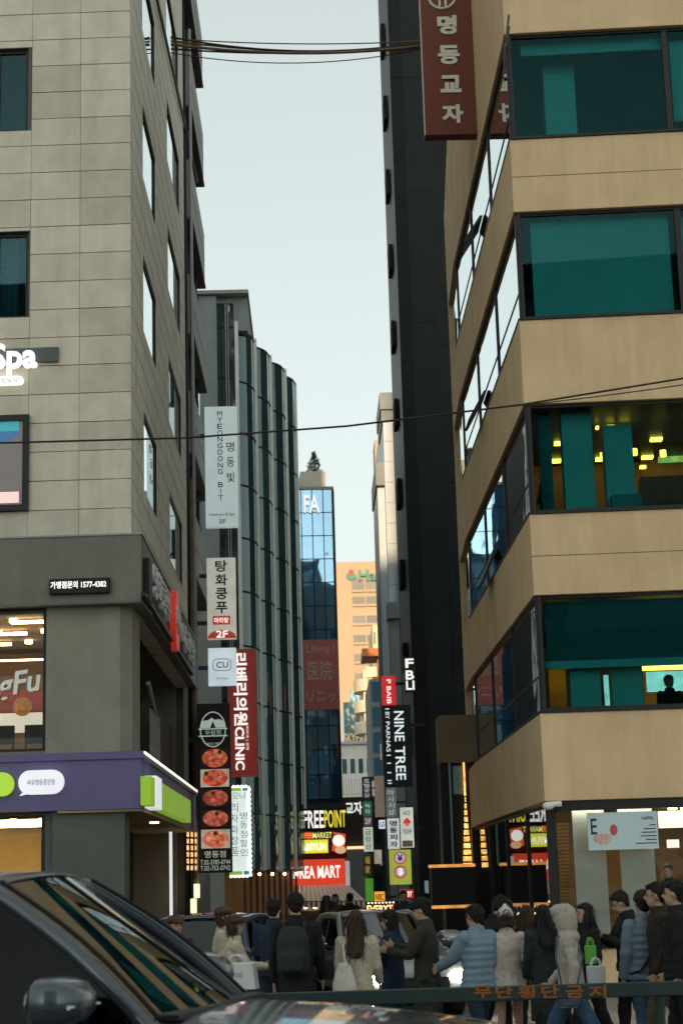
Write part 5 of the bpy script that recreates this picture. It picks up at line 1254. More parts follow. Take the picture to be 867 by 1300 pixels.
        tf(MB().tube([Vector((xc - .12, s_ * (hw + .002), zc - .1)), Vector((xc - .12, s_ * (hw + .004), .4))], .006, 6)).build('door_gap', M_BLACK, t)
        for k in (.40, .72):
            a, b = A[s_].lerp(D[s_], k), B[s_].lerp(C[s_], k); tf(MB().tube([a, b + Vector((0, s_ * .01, 0))], .035, 8)).build('door_pillar', M_BLACK, t)
        tf(MB().tube([A[s_] + Vector((.1, s_ * .05, -.02)), D[s_] + Vector((0, s_ * .05, -.01))], .02, 6)).build('belt_trim', M_BLACK, t)
        # mirror
        mx, my, mz = xc - P.get('mx', .42), s_ * (hw + .2), zc + P.get('mz', .06)
        mrings = []
        for k, (dx, sy, sz) in enumerate(((-.10, .8, .8), (-.06, 1, 1), (.02, .97, .95), (.09, .8, .75), (.14, .45, .4))):
            mrings.append([Vector((mx + dx, my + .19 * sy * math.copysign(abs(math.cos(a)) ** .5, math.cos(a)), mz + .115 * sz * math.copysign(abs(math.sin(a)) ** .55, math.sin(a)))) for a in [6.2832 * j / 18 for j in range(18)]])
        mo = tf(MB().loft(mrings)).build('mirror', paint, t, smooth=True)
        tf(MB().tube([Vector((mx + .12, s_ * (hw + .03), mz - .02)), Vector((mx + .105, s_ * (hw + .37), mz - .015))], .010, 8)).build('indicator_strip', mat('chrome_strip', (.6, .6, .58), .2, .05, metal=1, bump=0), mo)
        tf(MB().tube([Vector((mx, s_ * (hw - .08), mz - .1)), Vector((mx, s_ * (hw + .1), mz - .04))], .035, 8)).build('mirror_arm', M_BLACK, mo)
        tf(MB().loft([[Vector((mx + dx, my + .165 * math.cos(a), mz + .095 * math.sin(a))) for a in [6.2832 * j / 16 for j in range(16)]] for dx in (-.105, -.1)])).build('mirror_glass', M_STEEL, mo)
        for xw in (xf - .95, xr + .95):
            wh = tf(MB().tube([(xw, s_ * (hw - .2), .34), (xw, s_ * (hw + .005), .34)], .34, 28)).build('wheel', M_TYRE, t)
            tf(MB().tube([(xw, s_ * (hw - .1), .34), (xw, s_ * (hw + .012), .34)], .22, 20)).build('rim', M_RIM, wh)
            tf(MB().tube([(xw, s_ * (hw - .21), .36), (xw, s_ * (hw - .004), .36)], .40, 28)).build('wheel_arch', M_BLACK, wh)
        # lamps
        hl_ = tf(MB().ball((xf - .10, s_ * hw * .66, P['zn'] - .2), (.14, .23, .12), 14, 8)).build('headlight', (lamps if lamps else flat('headlight_glass', (.5, .52, .55), .1)), t, smooth=True)
        tf(MB().box(xr - .01, xr + .1, s_ * hw * .72 - .09, s_ * hw * .72 + .09, zrb - .3, zrb - .2)).build('tail_light', P.get('tail', M_LENS), t, bevel=.02)
        tf(MB().tube([A[s_] * .0 + Vector((xc + .07, s_ * .12 - .15, zc + .035)), Vector((xc - .08, s_ * .12 + .42, zc + .085))], .012, 6)).build('wiper', M_BLACK, t)
        tf(MB().box(xc - 1.0, xc - .8, s_ * (hw + .0), s_ * (hw + .03), zc - .2, zc - .17)).build('door_handle', M_STEEL, t)
        tf(MB().ball((xrf - .5, s_ * .36, zc + .12), (.07, .22, .3), 10, 8)).build('seat_back', M_CABIN, t, smooth=True)
    tf(MB().box(xc + .02, xc + .14, -wg * .96, wg * .96, zc + .005, zc + .03)).build('cowl', M_BLACK, t)
    tf(MB().box(xc - .75, xc - .05, -wg * .9, wg * .9, zc - .3, zc - .03)).build('dashboard', M_CABIN, t)
    tf(MB().box(xrb + .2, xc - .1, -hw * .8, hw * .8, .45, .55)).build('cabin_floor', M_CABIN, t)
    tf(MB().box(xf - .06, xf + .015, -hw * .5, hw * .5, P['zn'] - .45, P['zn'] - .2)).build('grille', M_BLACK, t)
    tf(MB().box(xr - .02, xr + .05, -.26, .26, zrb - .42, zrb - .3)).build('number_plate', M_WHT, t)
    return t, tf
def paint_mat(name, col, metal=.35, rough=.28):
    m, t, out = nodes(name); b = N(t, 'ShaderNodeBsdfPrincipled', Roughness=rough, Metallic=metal); g = N(t, 'ShaderNodeNewGeometry')
    n = N(t, 'ShaderNodeTexNoise', Scale=6.0, Detail=5.0); t.links.new(g.outputs['Position'], n.inputs['Vector'])
    q = N(t, 'ShaderNodeMapRange'); t.links.new(n.outputs[0], q.inputs[0]); q.inputs[3].default_value = rough - .08; q.inputs[4].default_value = rough + .16; t.links.new(q.outputs[0], b.inputs['Roughness'])
    b.inputs['Base Color'].default_value = (*col, 1); b.inputs['Coat Weight'].default_value = 1; b.inputs['Coat Roughness'].default_value = .06
    t.links.new(b.outputs[0], out.inputs[0]); return m
van = dict(hw=.94, zc=1.45, xc=0.0, xf=1.5, xr=-3.75, zr=2.14, xrf=-.86, xrr=-3.35, xrb=-3.6, zrb=1.42, wr=.66, zn=1.3, mx=.30, mz=.12, pr=.034, glass=clear_glass('privacy_glass', (.03, .035, .04), .012, .01))
car('dark_van', 'dark blue-grey van in the foreground with mirror and sloping windscreen', (-.62, 9.0, -.12), R(-13), van, paint_mat('dark_slate_paint', (.055, .075, .09)))
blue = dict(hw=.86, zc=1.0, xc=.55, xf=1.75, xr=-1.75, zr=1.5, xrf=-.05, xrr=-1.35, xrb=-1.72, zrb=1.02, wr=.6, zn=.8, tail=glow('tail_red', (1, .12, .04), .8))
tb_, tfb = car('navy_hatchback', 'navy blue hatchback half hidden behind the pedestrians at left', (at(283, 1200, 24.6).x, 25.8, .01), R(78), blue, paint_mat('navy_paint', (.012, .026, .07)))
tfb(MB().tube([(-1.78, .09 * math.cos(6.2832 * k / 16), .82 + .04 * math.sin(6.2832 * k / 16)) for k in range(17)], .008, 6, False)).build('badge', M_STEEL, tb_)
silver = dict(hw=.86, zc=.98, xc=.5, xf=1.9, xr=-2.1, zr=1.45, xrf=-.25, xrr=-1.3, xrb=-1.9, zrb=1.0, wr=.58, zn=.78)
M_HEAD = glow('headlight_on', (1.0, .93, .72), 160.0, base=(.9, .9, .85))
car('silver_car', 'silver saloon with glaring headlight nosing out of the alley', (at(528, 1240, 24.5).x - .4, 26.4, .01), R(-76), silver, paint_mat('silver_paint', (.2, .22, .23), .5, .3), M_HEAD)
# ================================================================== people
def remesh(mb, vox, smooth=4):
    """one continuous skin over overlapping closed shapes"""
    me = bpy.data.meshes.new('tmp'); me.from_pydata([tuple(v) for v in mb.v], [], mb.f)
    bm = bmesh.new(); bm.from_mesh(me); bmesh.ops.recalc_face_normals(bm, faces=bm.faces); bm.to_mesh(me); bm.free()
    o = bpy.data.objects.new('tmp', me); TMP.objects.link(o)
    r = o.modifiers.new('r', 'REMESH'); r.mode = 'VOXEL'; r.voxel_size = vox
    s_ = o.modifiers.new('s', 'SMOOTH'); s_.iterations = smooth; s_.factor = .5
    with bpy.context.temp_override(scene=TSC, view_layer=TVL):
        dg = bpy.context.evaluated_depsgraph_get(); dg.update()
        out = bpy.data.meshes.new_from_object(o.evaluated_get(dg))
    bpy.data.objects.remove(o); bpy.data.meshes.remove(me)
    out.shade_smooth(); return out
TSC = bpy.data.scenes.new('workbench'); TMP = TSC.collection; TVL = TSC.view_layers[0]
def strands(me, sd, L_, hm, t, crown):
    """loose locks laid over the hair mass, joined with it into one hair mesh"""
    rn = random.Random(int(sd * 100)); vs_ = me.vertices; mb = MB(); mb.v = [v.co.copy() for v in vs_]; mb.f = [tuple(p.vertices) for p in me.polygons]
    zc_ = sum(v.co.z for v in vs_) / len(vs_)
    for k in range(260):
        v = vs_[rn.randrange(len(vs_))]; n = v.normal
        if n.z < -.3: continue
        d = (Vector((0, 0, -1)) - n * (Vector((0, 0, -1)).dot(n))); 
        if d.length < .15: d = Vector((rn.uniform(-1, 1), rn.uniform(-1, 1), -.3))
        d = (d.normalized() + Vector((rn.uniform(-.5, .5), rn.uniform(-.5, .5), rn.uniform(-.2, .3)))).normalized(); s_ = d.cross(n).normalized() * rn.uniform(.003, .007)
        l = L_ * rn.uniform(.5, 1.1); p0 = v.co + n * .002; p1 = p0 + d * l * .5 + n * rn.uniform(.004, .012); p2 = p0 + d * l + n * rn.uniform(-.004, .012)
        b = len(mb.v); mb.v += [p0 - s_, p0 + s_, p1 - s_, p1 + s_, p2]; mb.f += [(b, b + 1, b + 3, b + 2), (b + 2, b + 3, b + 4)]
    m2 = mb.mesh('hair', hm, smooth=True); link('hair', m2, t)
def folds(me, sd, amp, sc):
    """cloth creases: ridged noise pushed along the normals"""
    o_ = Vector((sd, sd * .3, 0)); cs = [v.normal.copy() for v in me.vertices]
    for v, n in zip(me.vertices, cs):
        q = Vector((v.co.x, v.co.y, v.co.z * 1.7)) * sc + o_
        r = 1 - 2 * abs(mnoise.noise(q)) + .5 * (1 - 2 * abs(mnoise.noise(q * 2.3)))
        v.co = v.co + n * (amp * (r - .8))
    me.update(); return me
def ell(mb, c, rx, ry, rz, rot=None, n=14, m=10):
    c = Vector(c); rings = []
    for i in range(1, m):
        ph = math.pi * i / m; rg = []
        for j in range(n):
            a = 6.2832 * j / n; v = Vector((rx * math.sin(ph) * math.cos(a), ry * math.sin(ph) * math.sin(a), -rz * math.cos(ph)))
            rg.append(c + (rot @ v if rot else v))
        rings.append(rg)
    mb.loft(rings)
def ovals(mb, secs, n=18, rib=0.0, seed=0):
    """secs: (centre, rx, ry, yaw) rings from bottom to top"""
    rings = []
    for i, (c, rx, ry, yaw) in enumerate(secs):
        c = Vector(c); ca, sa = math.cos(yaw), math.sin(yaw); rg = []
        for j in range(n):
            a = 6.2832 * j / n; x = rx * math.copysign(abs(math.cos(a)) ** .85, math.cos(a)); y = ry * math.copysign(abs(math.sin(a)) ** .85, math.sin(a))
            k = 1 + .03 * mnoise.noise(Vector((math.cos(a) * 2 + seed, math.sin(a) * 2, c.z * 7)))
            rg.append(c + Vector(((x * ca - y * sa) * k, (x * sa + y * ca) * k, 0)))
        rings.append(rg)
    mb.loft(rings)
def limb(mb, pts, rads, n=12, seed=0, wr=0.0):
    P_ = []; Q = []
    for i in range(len(pts) - 1):
        for k in range(6):
            t = k / 6; P_.append(pts[i].lerp(pts[i + 1], t)); r = rads[i] * (1 - t) + rads[i + 1] * t
            Q.append(r * (1 + wr * mnoise.noise(P_[-1] * 22 + Vector((seed, 0, 0)))))
    P_.append(pts[-1]); Q.append(rads[-1])
    mb.tube(P_, Q, n)
SKIN = mat('skin', (.46, .29, .20), .55, .08, 6, 60, .05)
HAIRS = {'black': mat('black_hair', (.012, .010, .010), .5, .35, 10, 120, .5), 'brown': mat('brown_hair', (.05, .026, .016), .5, .35, 10, 120, .5)}
def cloth(name, col, rough=.85, amt=.3, bump=.5, fine=90): return mat('cloth_' + name, col, rough, amt, 9, fine, bump)
SHOE = {'white': cloth('shoe_white', (.6, .6, .58), .6), 'black': cloth('shoe_black', (.02, .02, .022), .5)}
M_EYE = flat('eye_dark', (.01, .008, .007), .3); M_LIP = flat('lip', (.3, .1, .09), .5)
def person(label, px_, py_top, D, h, face, top, bottom, hair='black', hairstyle='short', hat=None, hatcol=None, lean=0, legs=((8, 6), (-8, 12)), arms=((10, 8, 15), (-6, 8, 15)), head=(0, 0), jacket='short', shoe='black', puffer=False, hood=False, vox=.0145, seat=None, build=1.0, collar=True, group='pedestrians at the alley mouth'):
    """face: heading in degrees the person looks towards (0 = away from camera, 90 = to the right, 180 = at camera, 270 = to the left)
    arms: (swing forward, out, elbow bend) right, left; legs: (thigh forward, knee bend) right, left; head: (turn right, nod down)"""
    g = at(px_, 1240, D); loc = Vector((g.x, D, 0)) if seat is None else Vector(seat)
    k = h / 1.72; sd = px_ * .37
    t = thing('person', label, 'person', loc, group)
    yaw = -R(face); ca, sa = math.cos(yaw), math.sin(yaw)
    def G(v): return Vector((v.x * ca - v.y * sa, v.x * sa + v.y * ca, v.z)) * k
    # skeleton: x = person's right, y = forward
    ln = R(lean); tilt = Matrix.Rotation(-ln, 3, 'X')
    hip = Vector((0, 0, .90)); J = {}
    low = 9
    for s_, (th, kn), nm in ((1, legs[0], 'R'), (-1, legs[1], 'L')):
        hj = hip + Vector((s_ * .092, 0, -.02)); a = R(th); b = R(th - kn)
        kneej = hj + Vector((s_ * .012, math.sin(a), -math.cos(a))) .normalized() * .42
        ank = kneej + Vector((0, math.sin(b), -math.cos(b))) * .40
        J[nm] = [hj, kneej, ank]; low = min(low, ank.z - .075)
    off = Vector((0, 0, -low)); hip = hip + off
    for nm in 'RL': J[nm] = [v + off for v in J[nm]]
    up = lambda v: hip + tilt @ v
    chest = up(Vector((0, .005, .34))); neck = up(Vector((0, -.005, .535))); 
    hd0 = up(Vector((0, .025, .695))); ht, hn = R(head[0]), R(head[1])
    hrot = tilt @ Matrix.Rotation(-ht, 3, 'Z') @ Matrix.Rotation(-hn, 3, 'X')
    hd = up(Vector((0, .0, .57))) + hrot @ Vector((0, .022, .125))
    A = {}
    for s_, (sw, ou, el), nm in ((1, arms[0], 'R'), (-1, arms[1], 'L')):
        sh = up(Vector((s_ * .172 * build, -.005, .475))); a, o_ = R(sw), R(ou)
        d1 = tilt @ Vector((s_ * math.sin(o_), math.sin(a) * math.cos(o_), -math.cos(a) * math.cos(o_)))
        e_ = sh + d1 * .275; b = R(sw + el); inn_ = R(ou * .4 - el * .12)
        d2 = tilt @ Vector((s_ * math.sin(inn_), math.sin(b) * math.cos(inn_), -math.cos(b) * math.cos(inn_)))
        w_ = e_ + d2 * .245; A[nm] = [sh, e_, w_, d2]
    T = lambda mb: (setattr(mb, 'v', [G(v) for v in mb.v]), mb)[1]
    # body
    b = MB()
    ovals(b, [(hip + Vector((0, 0, -.06)), .13, .095, 0), (hip + Vector((0, 0, .03)), .165, .11, 0), (up(Vector((0, 0, .16))), .135, .095, 0), (chest, .165 * build, .11, 0), (up(Vector((0, 0, .46))), .17 * build, .085, 0), (up(Vector((0, 0, .51))), .09, .06, 0)])
    limb(b, [up(Vector((0, -.005, .47))), up(Vector((0, .0, .53))), hd + hrot @ Vector((0, -.02, -.07))], [.062, .053, .052])
    ell(b, hd + hrot @ Vector((0, -.012, .02)), .074, .092, .098, hrot); ell(b, hd + hrot @ Vector((0, .022, -.045)), .058, .062, .07, hrot)
    ell(b, hd + hrot @ Vector((0, .092, -.012)), .013, .02, .024, hrot, 8, 6)
    for s_ in (-1, 1): ell(b, hd + hrot @ Vector((s_ * .077, -.01, -.005)), .011, .02, .031, hrot, 8, 6)
    for nm in 'RL':
        s_ = 1 if nm == 'R' else -1
        sh, e_, w_, d2 = A[nm]; limb(b, [sh, e_, w_], [.055, .042, .03])
        side_ = (tilt @ Vector((1, 0, 0))); pal = w_ + d2 * .05
        fw = (side_.cross(d2)).normalized()
        if abs(fw.length) < .1: fw = Vector((0, 1, 0))
        lat = d2.cross(fw).normalized()
        b.loft([[w_ + d2 * q + lat * (ww * math.cos(6.2832 * j / 10)) * .5 + fw * (.022 * math.sin(6.2832 * j / 10)) for j in range(10)] for q, ww in ((-.02, .05), (.03, .075), (.085, .08))]) if False else None
        pr = [[w_ + d2 * q + fw * (ww * math.cos(6.2832 * j / 10)) + lat * (.015 * math.sin(6.2832 * j / 10)) for j in range(10)] for q, ww in ((-.02, .026), (.03, .038), (.085, .042))]
        b.loft(pr)
        for f_ in range(4):
            o_ = (f_ - 1.5) * .0225; ln_ = (.065, .078, .082, .07)[f_]
            r0 = w_ + d2 * .08 + fw * o_; r1 = r0 + d2 * ln_ * .55 + fw * o_ * .12; r2 = r1 + d2 * ln_ * .4 + lat * (.018 * -s_)
            limb(b, [r0, r1, r2], [.0098, .0092, .008], 6)
        th0 = w_ + d2 * .03 + fw * .036; limb(b, [th0, th0 + d2 * .035 + fw * .03, th0 + d2 * .07 + fw * .036], [.012, .0105, .009], 6)
        hj, kj, aj = J[nm]; limb(b, [hj, kj, aj], [.082, .056, .04]); ell(b, aj + Vector((0, .06, -.045)), .038, .11, .03)
    bm_ = remesh(T(b), .0125, 3); bm_.materials.clear(); bm_.materials.append(SKIN); bm_.name = 'body'
    link('body', bm_, t)
    # face
    for s_ in (-1, 1):
        m_ = MB(); ell(m_, hd + hrot @ Vector((s_ * .031, .078, .008)), .013, .008, .0065, hrot, 8, 6); link('eye', T(m_).mesh('eye', M_EYE, smooth=True), t)
        m_ = MB(); ell(m_, hd + hrot @ Vector((s_ * .032, .080, .03)), .02, .007, .004, hrot, 8, 6); link('eyebrow', T(m_).mesh('eyebrow', HAIRS[hair], smooth=True), t)
    m_ = MB(); ell(m_, hd + hrot @ Vector((0, .078, -.058)), .022, .009, .007, hrot, 8, 6); link('mouth', T(m_).mesh('mouth', M_LIP, smooth=True), t)
    # trousers / skirt
    if bottom[0] in ('trousers', 'jeans', 'wide'):
        q = MB(); fat = 1.35 if bottom[0] == 'wide' else 1.0
        ovals(q, [(hip + Vector((0, 0, -.1)), .15, .115, 0), (hip + Vector((0, 0, .02)), .178, .122, 0), (hip + Vector((0, 0, .13)), .15, .11, 0)])
        for nm in 'RL':
            hj, kj, aj = J[nm]; fx_ = (aj - kj).normalized(); limb(q, [hj, kj, aj - fx_ * .0], [.1, .075 * fat, .062 * fat], 14, sd, .14)
        me = remesh(T(q), vox, 3); me.materials.clear(); me.materials.append(bottom[1]); link('trousers', folds(me, sd, .006, 7.5), t)
    elif bottom[0] == 'skirt':
        q = MB(); L_ = bottom[2]; rings = []
        for i in range(8):
            f_ = i / 7; z = .12 - L_ * f_; rx = .155 + .10 * f_; ry = .115 + .09 * f_
            rings.append([hip + Vector(((rx + .016 * f_ * math.sin(j * 1.9)) * math.cos(6.2832 * j / 40), (ry + .016 * f_ * math.sin(j * 1.9)) * math.sin(6.2832 * j / 40), z)) for j in range(40)])
        q.loft(rings); link('skirt', T(q).mesh('skirt', bottom[1], smooth=True), t)
    for nm in 'RL':
        aj = J[nm][2]; kj = J[nm][1]; q = MB()
        pit = math.atan2((aj - kj).y, -(aj - kj).z); rm_ = Matrix.Rotation(pit * .7, 3, 'X')
        ell(q, aj + rm_ @ Vector((0, .065, -.035)), .05, .135, .042, rm_); ell(q, aj + rm_ @ Vector((0, -.005, -.005)), .05, .06, .055, rm_)
        link('shoe', T(q).mesh('shoe', SHOE[shoe], smooth=True), t)
    # jacket
    if top:
        q = MB(); th = .03 if puffer else .018
        L_ = {'short': -.06, 'mid': -.2, 'long': -.52}[jacket]
        secs = []; n_ = 14 if not puffer else 30
        prof = [(L_, .2 if L_ < -.3 else .176, .145 if L_ < -.3 else .13), (-.02, .18, .132), (.14, .158, .118), (.34, .174, .125), (.45, .172, .104), (.50, .135, .085), (.535, .085, .075), (.565, .08, .075)]
        for i in range(n_ + 1):
            z = L_ + (.565 - L_) * i / n_
            for (za, xa_, ya), (zb_, xb_, yb) in zip(prof, prof[1:]):
                if za <= z <= zb_ + 1e-6:
                    f_ = (z - za) / max(zb_ - za, 1e-6); rx, ry = xa_ + (xb_ - xa_) * f_, ya + (yb - ya) * f_
            if puffer and z < .5: rx += .018 * abs(math.sin(z * math.pi / .075)); ry += .018 * abs(math.sin(z * math.pi / .075))
            c = up(Vector((0, 0, z))) if z > 0 else hip + Vector((0, 0, z))
            secs.append((c, rx * (build if z > .2 else 1) + th * .4, ry + th * .5, 0))
        ovals(q, secs, 24, seed=sd)
        for nm in 'RL':
            sh, e_, w_, d2 = A[nm]; r_ = (.074, .06, .048) if not puffer else (.084, .074, .058)
            limb(q, [sh + (e_ - sh) * -.05, e_, w_ + d2 * .012], r_, 14, sd + 3, .16)
            ell(q, sh, r_[0] * 1.02, r_[0] * .95, r_[0])
        if hood: ell(q, up(Vector((0, -.075, .56))), .12, .08, .09)
        elif collar: limb(q, [up(Vector((0, -.01, .50))), up(Vector((0, .0, .60)))], [.085, .082], 14)
        me = remesh(T(q), vox, 2 if puffer else 3); me.materials.clear(); me.materials.append(top); link('jacket', folds(me, sd, .003 if puffer else .0065, 7.5), t)
    # hair and hats
    hm = HAIRS[hair]; q = MB()
    ell(q, hd + hrot @ Vector((0, -.034, .048)), .085, .094, .09, hrot, 18, 12); ell(q, hd + hrot @ Vector((0, -.06, -.01)), .07, .05, .07, hrot)
    if hairstyle in ('short', 'bob', 'long'):
        ell(q, hd + hrot @ Vector((0, .035, .085)), .062, .045, .03, hrot)
        for s_ in (-1, 1): ell(q, hd + hrot @ Vector((s_ * .066, -.035, .03)), .02, .04, .05, hrot)
    if hairstyle == 'bob':
        for s_ in (-1, 1): ell(q, hd + hrot @ Vector((s_ * .062, -.04, -.04)), .03, .05, .09, hrot)
        ell(q, hd + hrot @ Vector((0, -.06, -.04)), .075, .05, .09, hrot)
    if hairstyle == 'long':
        b0 = hd + hrot @ Vector((0, -.05, 0)); b1 = hd + Vector((0, -.085, -.16)); b2 = up(Vector((0, -.145, .36)))
        ovals(q, [(b2 + Vector((0, 0, -.06)), .05, .02, 0), (b2, .095, .04, 0), (b1, .105, .055, 0), (b0, .095, .07, 0), (b0 + Vector((0, 0, .08)), .07, .06, 0)], 18, seed=sd)
        for s_ in (-1, 1): limb(q, [hd + hrot @ Vector((s_ * .07, .0, .02)), hd + hrot @ Vector((s_ * .08, .0, -.1)), up(Vector((s_ * .1, .05, .42)))], [.03, .035, .02], 10)
    if not hood or hairstyle != 'none':
        for v_ in q.v: v_ += v_.normalized() * (.006 * mnoise.noise(v_ * 40))
        me = remesh(T(q), .011, 2); me.materials.clear(); me.materials.append(hm)
        strands(me, sd, {'short': .055, 'bob': .1, 'long': .2}.get(hairstyle, .05), hm, t, None if hat in ('beanie', 'cap', 'flatcap') else 1)
    if hat == 'beanie':
        q = MB(); ell(q, hd + hrot @ Vector((0, -.02, .07)), .096, .108, .092, hrot, 20, 12); limb(q, [hd + hrot @ Vector((0, -.018, .04)), hd + hrot @ Vector((0, -.018, .075))], [.103, .103], 20)
        if hatcol[1]: ell(q, hd + hrot @ Vector((0, -.03, .17)), .03, .03, .03)
        me = remesh(T(q), .011, 2); me.materials.clear(); me.materials.append(hatcol[0]); link('beanie', me, t)
    if hat == 'cap':
        q = MB(); ell(q, hd + hrot @ Vector((0, -.02, .065)), .094, .108, .08, hrot, 20, 12); ell(q, hd + hrot @ Vector((0, .115, .055)), .072, .075, .012, hrot, 16, 6)
        me = remesh(T(q), .011, 2); me.materials.clear(); me.materials.append(hatcol[0]); link('cap', me, t)
    if hat == 'flatcap':
        q = MB(); ell(q, hd + hrot @ Vector((0, .0, .075)), .115, .125, .055, hrot, 20, 10); ell(q, hd + hrot @ Vector((0, .1, .05)), .08, .06, .012, hrot, 16, 6)
        me = remesh(T(q), .011, 2); me.materials.clear(); me.materials.append(hatcol[0]); link('flat_cap', me, t)
    if hat == 'hood':
        q = MB(); ell(q, hd + hrot @ Vector((0, -.03, .015)), .115, .125, .14, hrot, 20, 12); ell(q, hd + hrot @ Vector((0, -.035, -.06)), .112, .118, .13, hrot); ell(q, up(Vector((0, -.03, .5))), .15, .11, .09)
        ell(q, hd + hrot @ Vector((0, .035, .075)), .1, .09, .075, hrot)
        me = remesh(T(q), .012, 10); me.materials.clear(); me.materials.append(hatcol[0]); link('hood', folds(me, sd, .002, 9), t)
    return dict(t=t, G=lambda v: loc + G(v), A=A, hip=hip, up=up, hd=hd, k=k, yaw=yaw)
C_CREAM = cloth('cream_fleece', (.50, .44, .34), .95, .2, .8, 60); C_NAVY = cloth('navy', (.018, .03, .055)); C_BLK = cloth('black', (.014, .015, .016)); C_OLIVE = cloth('olive_black', (.035, .036, .025))
C_LBLUE = cloth('light_blue_puffer', (.17, .25, .32), .45, .12, .2); C_BLUEP = cloth('steel_blue_puffer', (.13, .18, .235), .4, .12, .2); C_JEAN = cloth('blue_denim', (.045, .095, .17)); C_JEAND = cloth('dark_denim', (.02, .03, .05))
C_GREY = cloth('grey_wool', (.14, .145, .14)); C_PINK = cloth('pale_pink_fleece', (.58, .48, .44), .95, .15, .6); C_WHITE = cloth('off_white_knit', (.58, .57, .52)); C_BRN = cloth('brown_tweed', (.07, .045, .03)); C_GREEN = cloth('dark_green_coat', (.025, .04, .036))
C_HAZ = cloth('beige_hoodie', (.42, .38, .32), .95, .15, .6); C_DBRN = cloth('dark_brown_jacket', (.035, .026, .02)); C_TAUPE = cloth('taupe_trousers', (.1, .085, .065)); C_BLUECAP = cloth('sky_blue_cap', (.25, .42, .58)); C_BROWNCAP = cloth('brown_cap', (.085, .05, .032))
PPL = {}
W0 = ((0, 4), (0, 4))
def add(key, *a, **kw): PPL[key] = person(*a, **kw)
add('cap', 'person in a sky-blue cap, mostly hidden behind the van', 160, 1155, 20.5, 1.63, 60, C_BLK, ('trousers', C_BLK), hat='cap', hatcol=(C_BLUECAP,), legs=((12, 8), (-10, 14)))
add('lh', 'woman with long dark hair in black coat walking right behind the van', 192, 1158, 19.6, 1.62, 105, C_BLK, ('trousers', C_BLK), hairstyle='long', jacket='mid', legs=((14, 10), (-12, 18)))
add('nv', 'person in navy jacket and dark brown cap beside the long-haired woman', 223, 1160, 20.2, 1.6, 150, C_NAVY, ('trousers', C_JEAND), hat='flatcap', hatcol=(C_BROWNCAP,), legs=((14, 10), (-12, 18)))
add('fc2', 'person in brown hat and cream coat, behind a twin-like companion', 284, 1156, 21.0, 1.66, 95, C_CREAM, ('trousers', C_GREY), hat='flatcap', hatcol=(C_BROWNCAP,), jacket='mid', hairstyle='bob', hair='brown')
fc = add('fc', 'person in brown flat cap and cream fleece coat carrying a white bag', 298, 1163, 19.6, 1.58, 80, C_CREAM, ('trousers', C_GREY), hair='brown', hat='flatcap', hatcol=(C_BROWNCAP,), jacket='mid', hairstyle='bob', arms=((30, 6, 55), (25, 6, 60)))
add('navyman', 'man in navy jacket seen from behind, left of the tall backpacker', 349, 1140, 20.6, 1.74, 10, C_NAVY, ('trousers', C_JEAND), legs=((6, 4), (-4, 8)), jacket='short', arms=((15, 10, 60), (10, 8, 50)))
add('pack', 'tall man in black coat with dark backpack seen from behind', 377, 1127, 18.6, 1.82, 8, C_BLK, ('trousers', C_BLK), jacket='mid', build=1.08, head=(-20, 4))
add('creamw', 'woman with long brown hair in cream coat seen from behind', 454, 1157, 18.6, 1.62, 10, C_CREAM, ('trousers', C_GREY), hair='brown', hairstyle='long', jacket='mid', legs=((8, 6), (-6, 14)), arms=((10, 9, 30), (4, 8, 20)))
add('darkw', 'person with short bob in long dark navy coat facing left', 499, 1160, 19.6, 1.6, 290, C_NAVY, ('trousers', C_BLK), hairstyle='bob', jacket='long', arms=((30, 5, 70), (28, 5, 75)), head=(0, 10))
add('oliv', 'man in dark cap and long olive-black coat holding a phone', 542, 1143, 18.9, 1.72, 285, C_OLIVE, ('trousers', C_BLK), hat='cap', hatcol=(C_BLK,), jacket='long', arms=((35, 6, 70), (30, 6, 70)), head=(0, 8), build=1.08)
add('lb', 'person in light blue puffer jacket reaching out to the left', 607, 1152, 18.4, 1.66, 325, C_LBLUE, ('trousers', C_JEAND), puffer=True, jacket='short', legs=((16, 8), (-14, 20)), arms=((6, 8, 25), (38, 10, 28)), head=(-10, 6), hood=False)
add('blackm', 'man in black jacket with bowed head behind the puffer jacket', 629, 1147, 20.3, 1.72, 70, C_BLK, ('trousers', C_BLK), head=(15, 22), lean=4)
add('beanie', 'young woman in white beanie, pale pink jacket and white skirt', 645, 1158, 20.0, 1.56, 15, C_PINK, ('skirt', C_WHITE, .38), hat='beanie', hatcol=(C_WHITE, True), hair='brown', hairstyle='bob', shoe='white', legs=((8, 6), (-6, 12)), arms=((5, 14, 25), (0, 14, 20)))
add('brownw', 'woman with long brown hair in brown tweed jacket next to the beanie', 672, 1163, 20.8, 1.58, 20, C_BRN, ('trousers', C_BLK), hair='brown', hairstyle='long', jacket='mid')
add('greenw', 'woman with long black hair in dark green long coat', 693, 1160, 19.6, 1.6, 350, C_GREEN, ('trousers', C_BLK), hairstyle='long', jacket='long', arms=((20, 8, 50), (5, 8, 20)))
add('navyb', 'person in navy jacket glimpsed behind the hooded woman', 711, 1168, 21.0, 1.58, 300, C_NAVY, ('trousers', C_BLK), hairstyle='bob')
add('hood', 'woman in beige hooded jacket and blue jeans striding left', 725, 1137, 18.0, 1.70, 278, C_HAZ, ('jeans', C_JEAN), hat='hood', hatcol=(C_HAZ,), hair='brown', hairstyle='none', legs=((30, 6), (-28, 14)), arms=((8, 6, 40), (-8, 8, 18)), jacket='mid', shoe='white', lean=3)
add('bagw', 'woman with dark hair in black coat carrying colourful shopping bags', 747, 1150, 19.4, 1.62, 250, C_BLK, ('trousers', C_BLK), hairstyle='long', jacket='mid', arms=((8, 10, 10), (0, 10, 10)), legs=((14, 8), (-12, 18)))
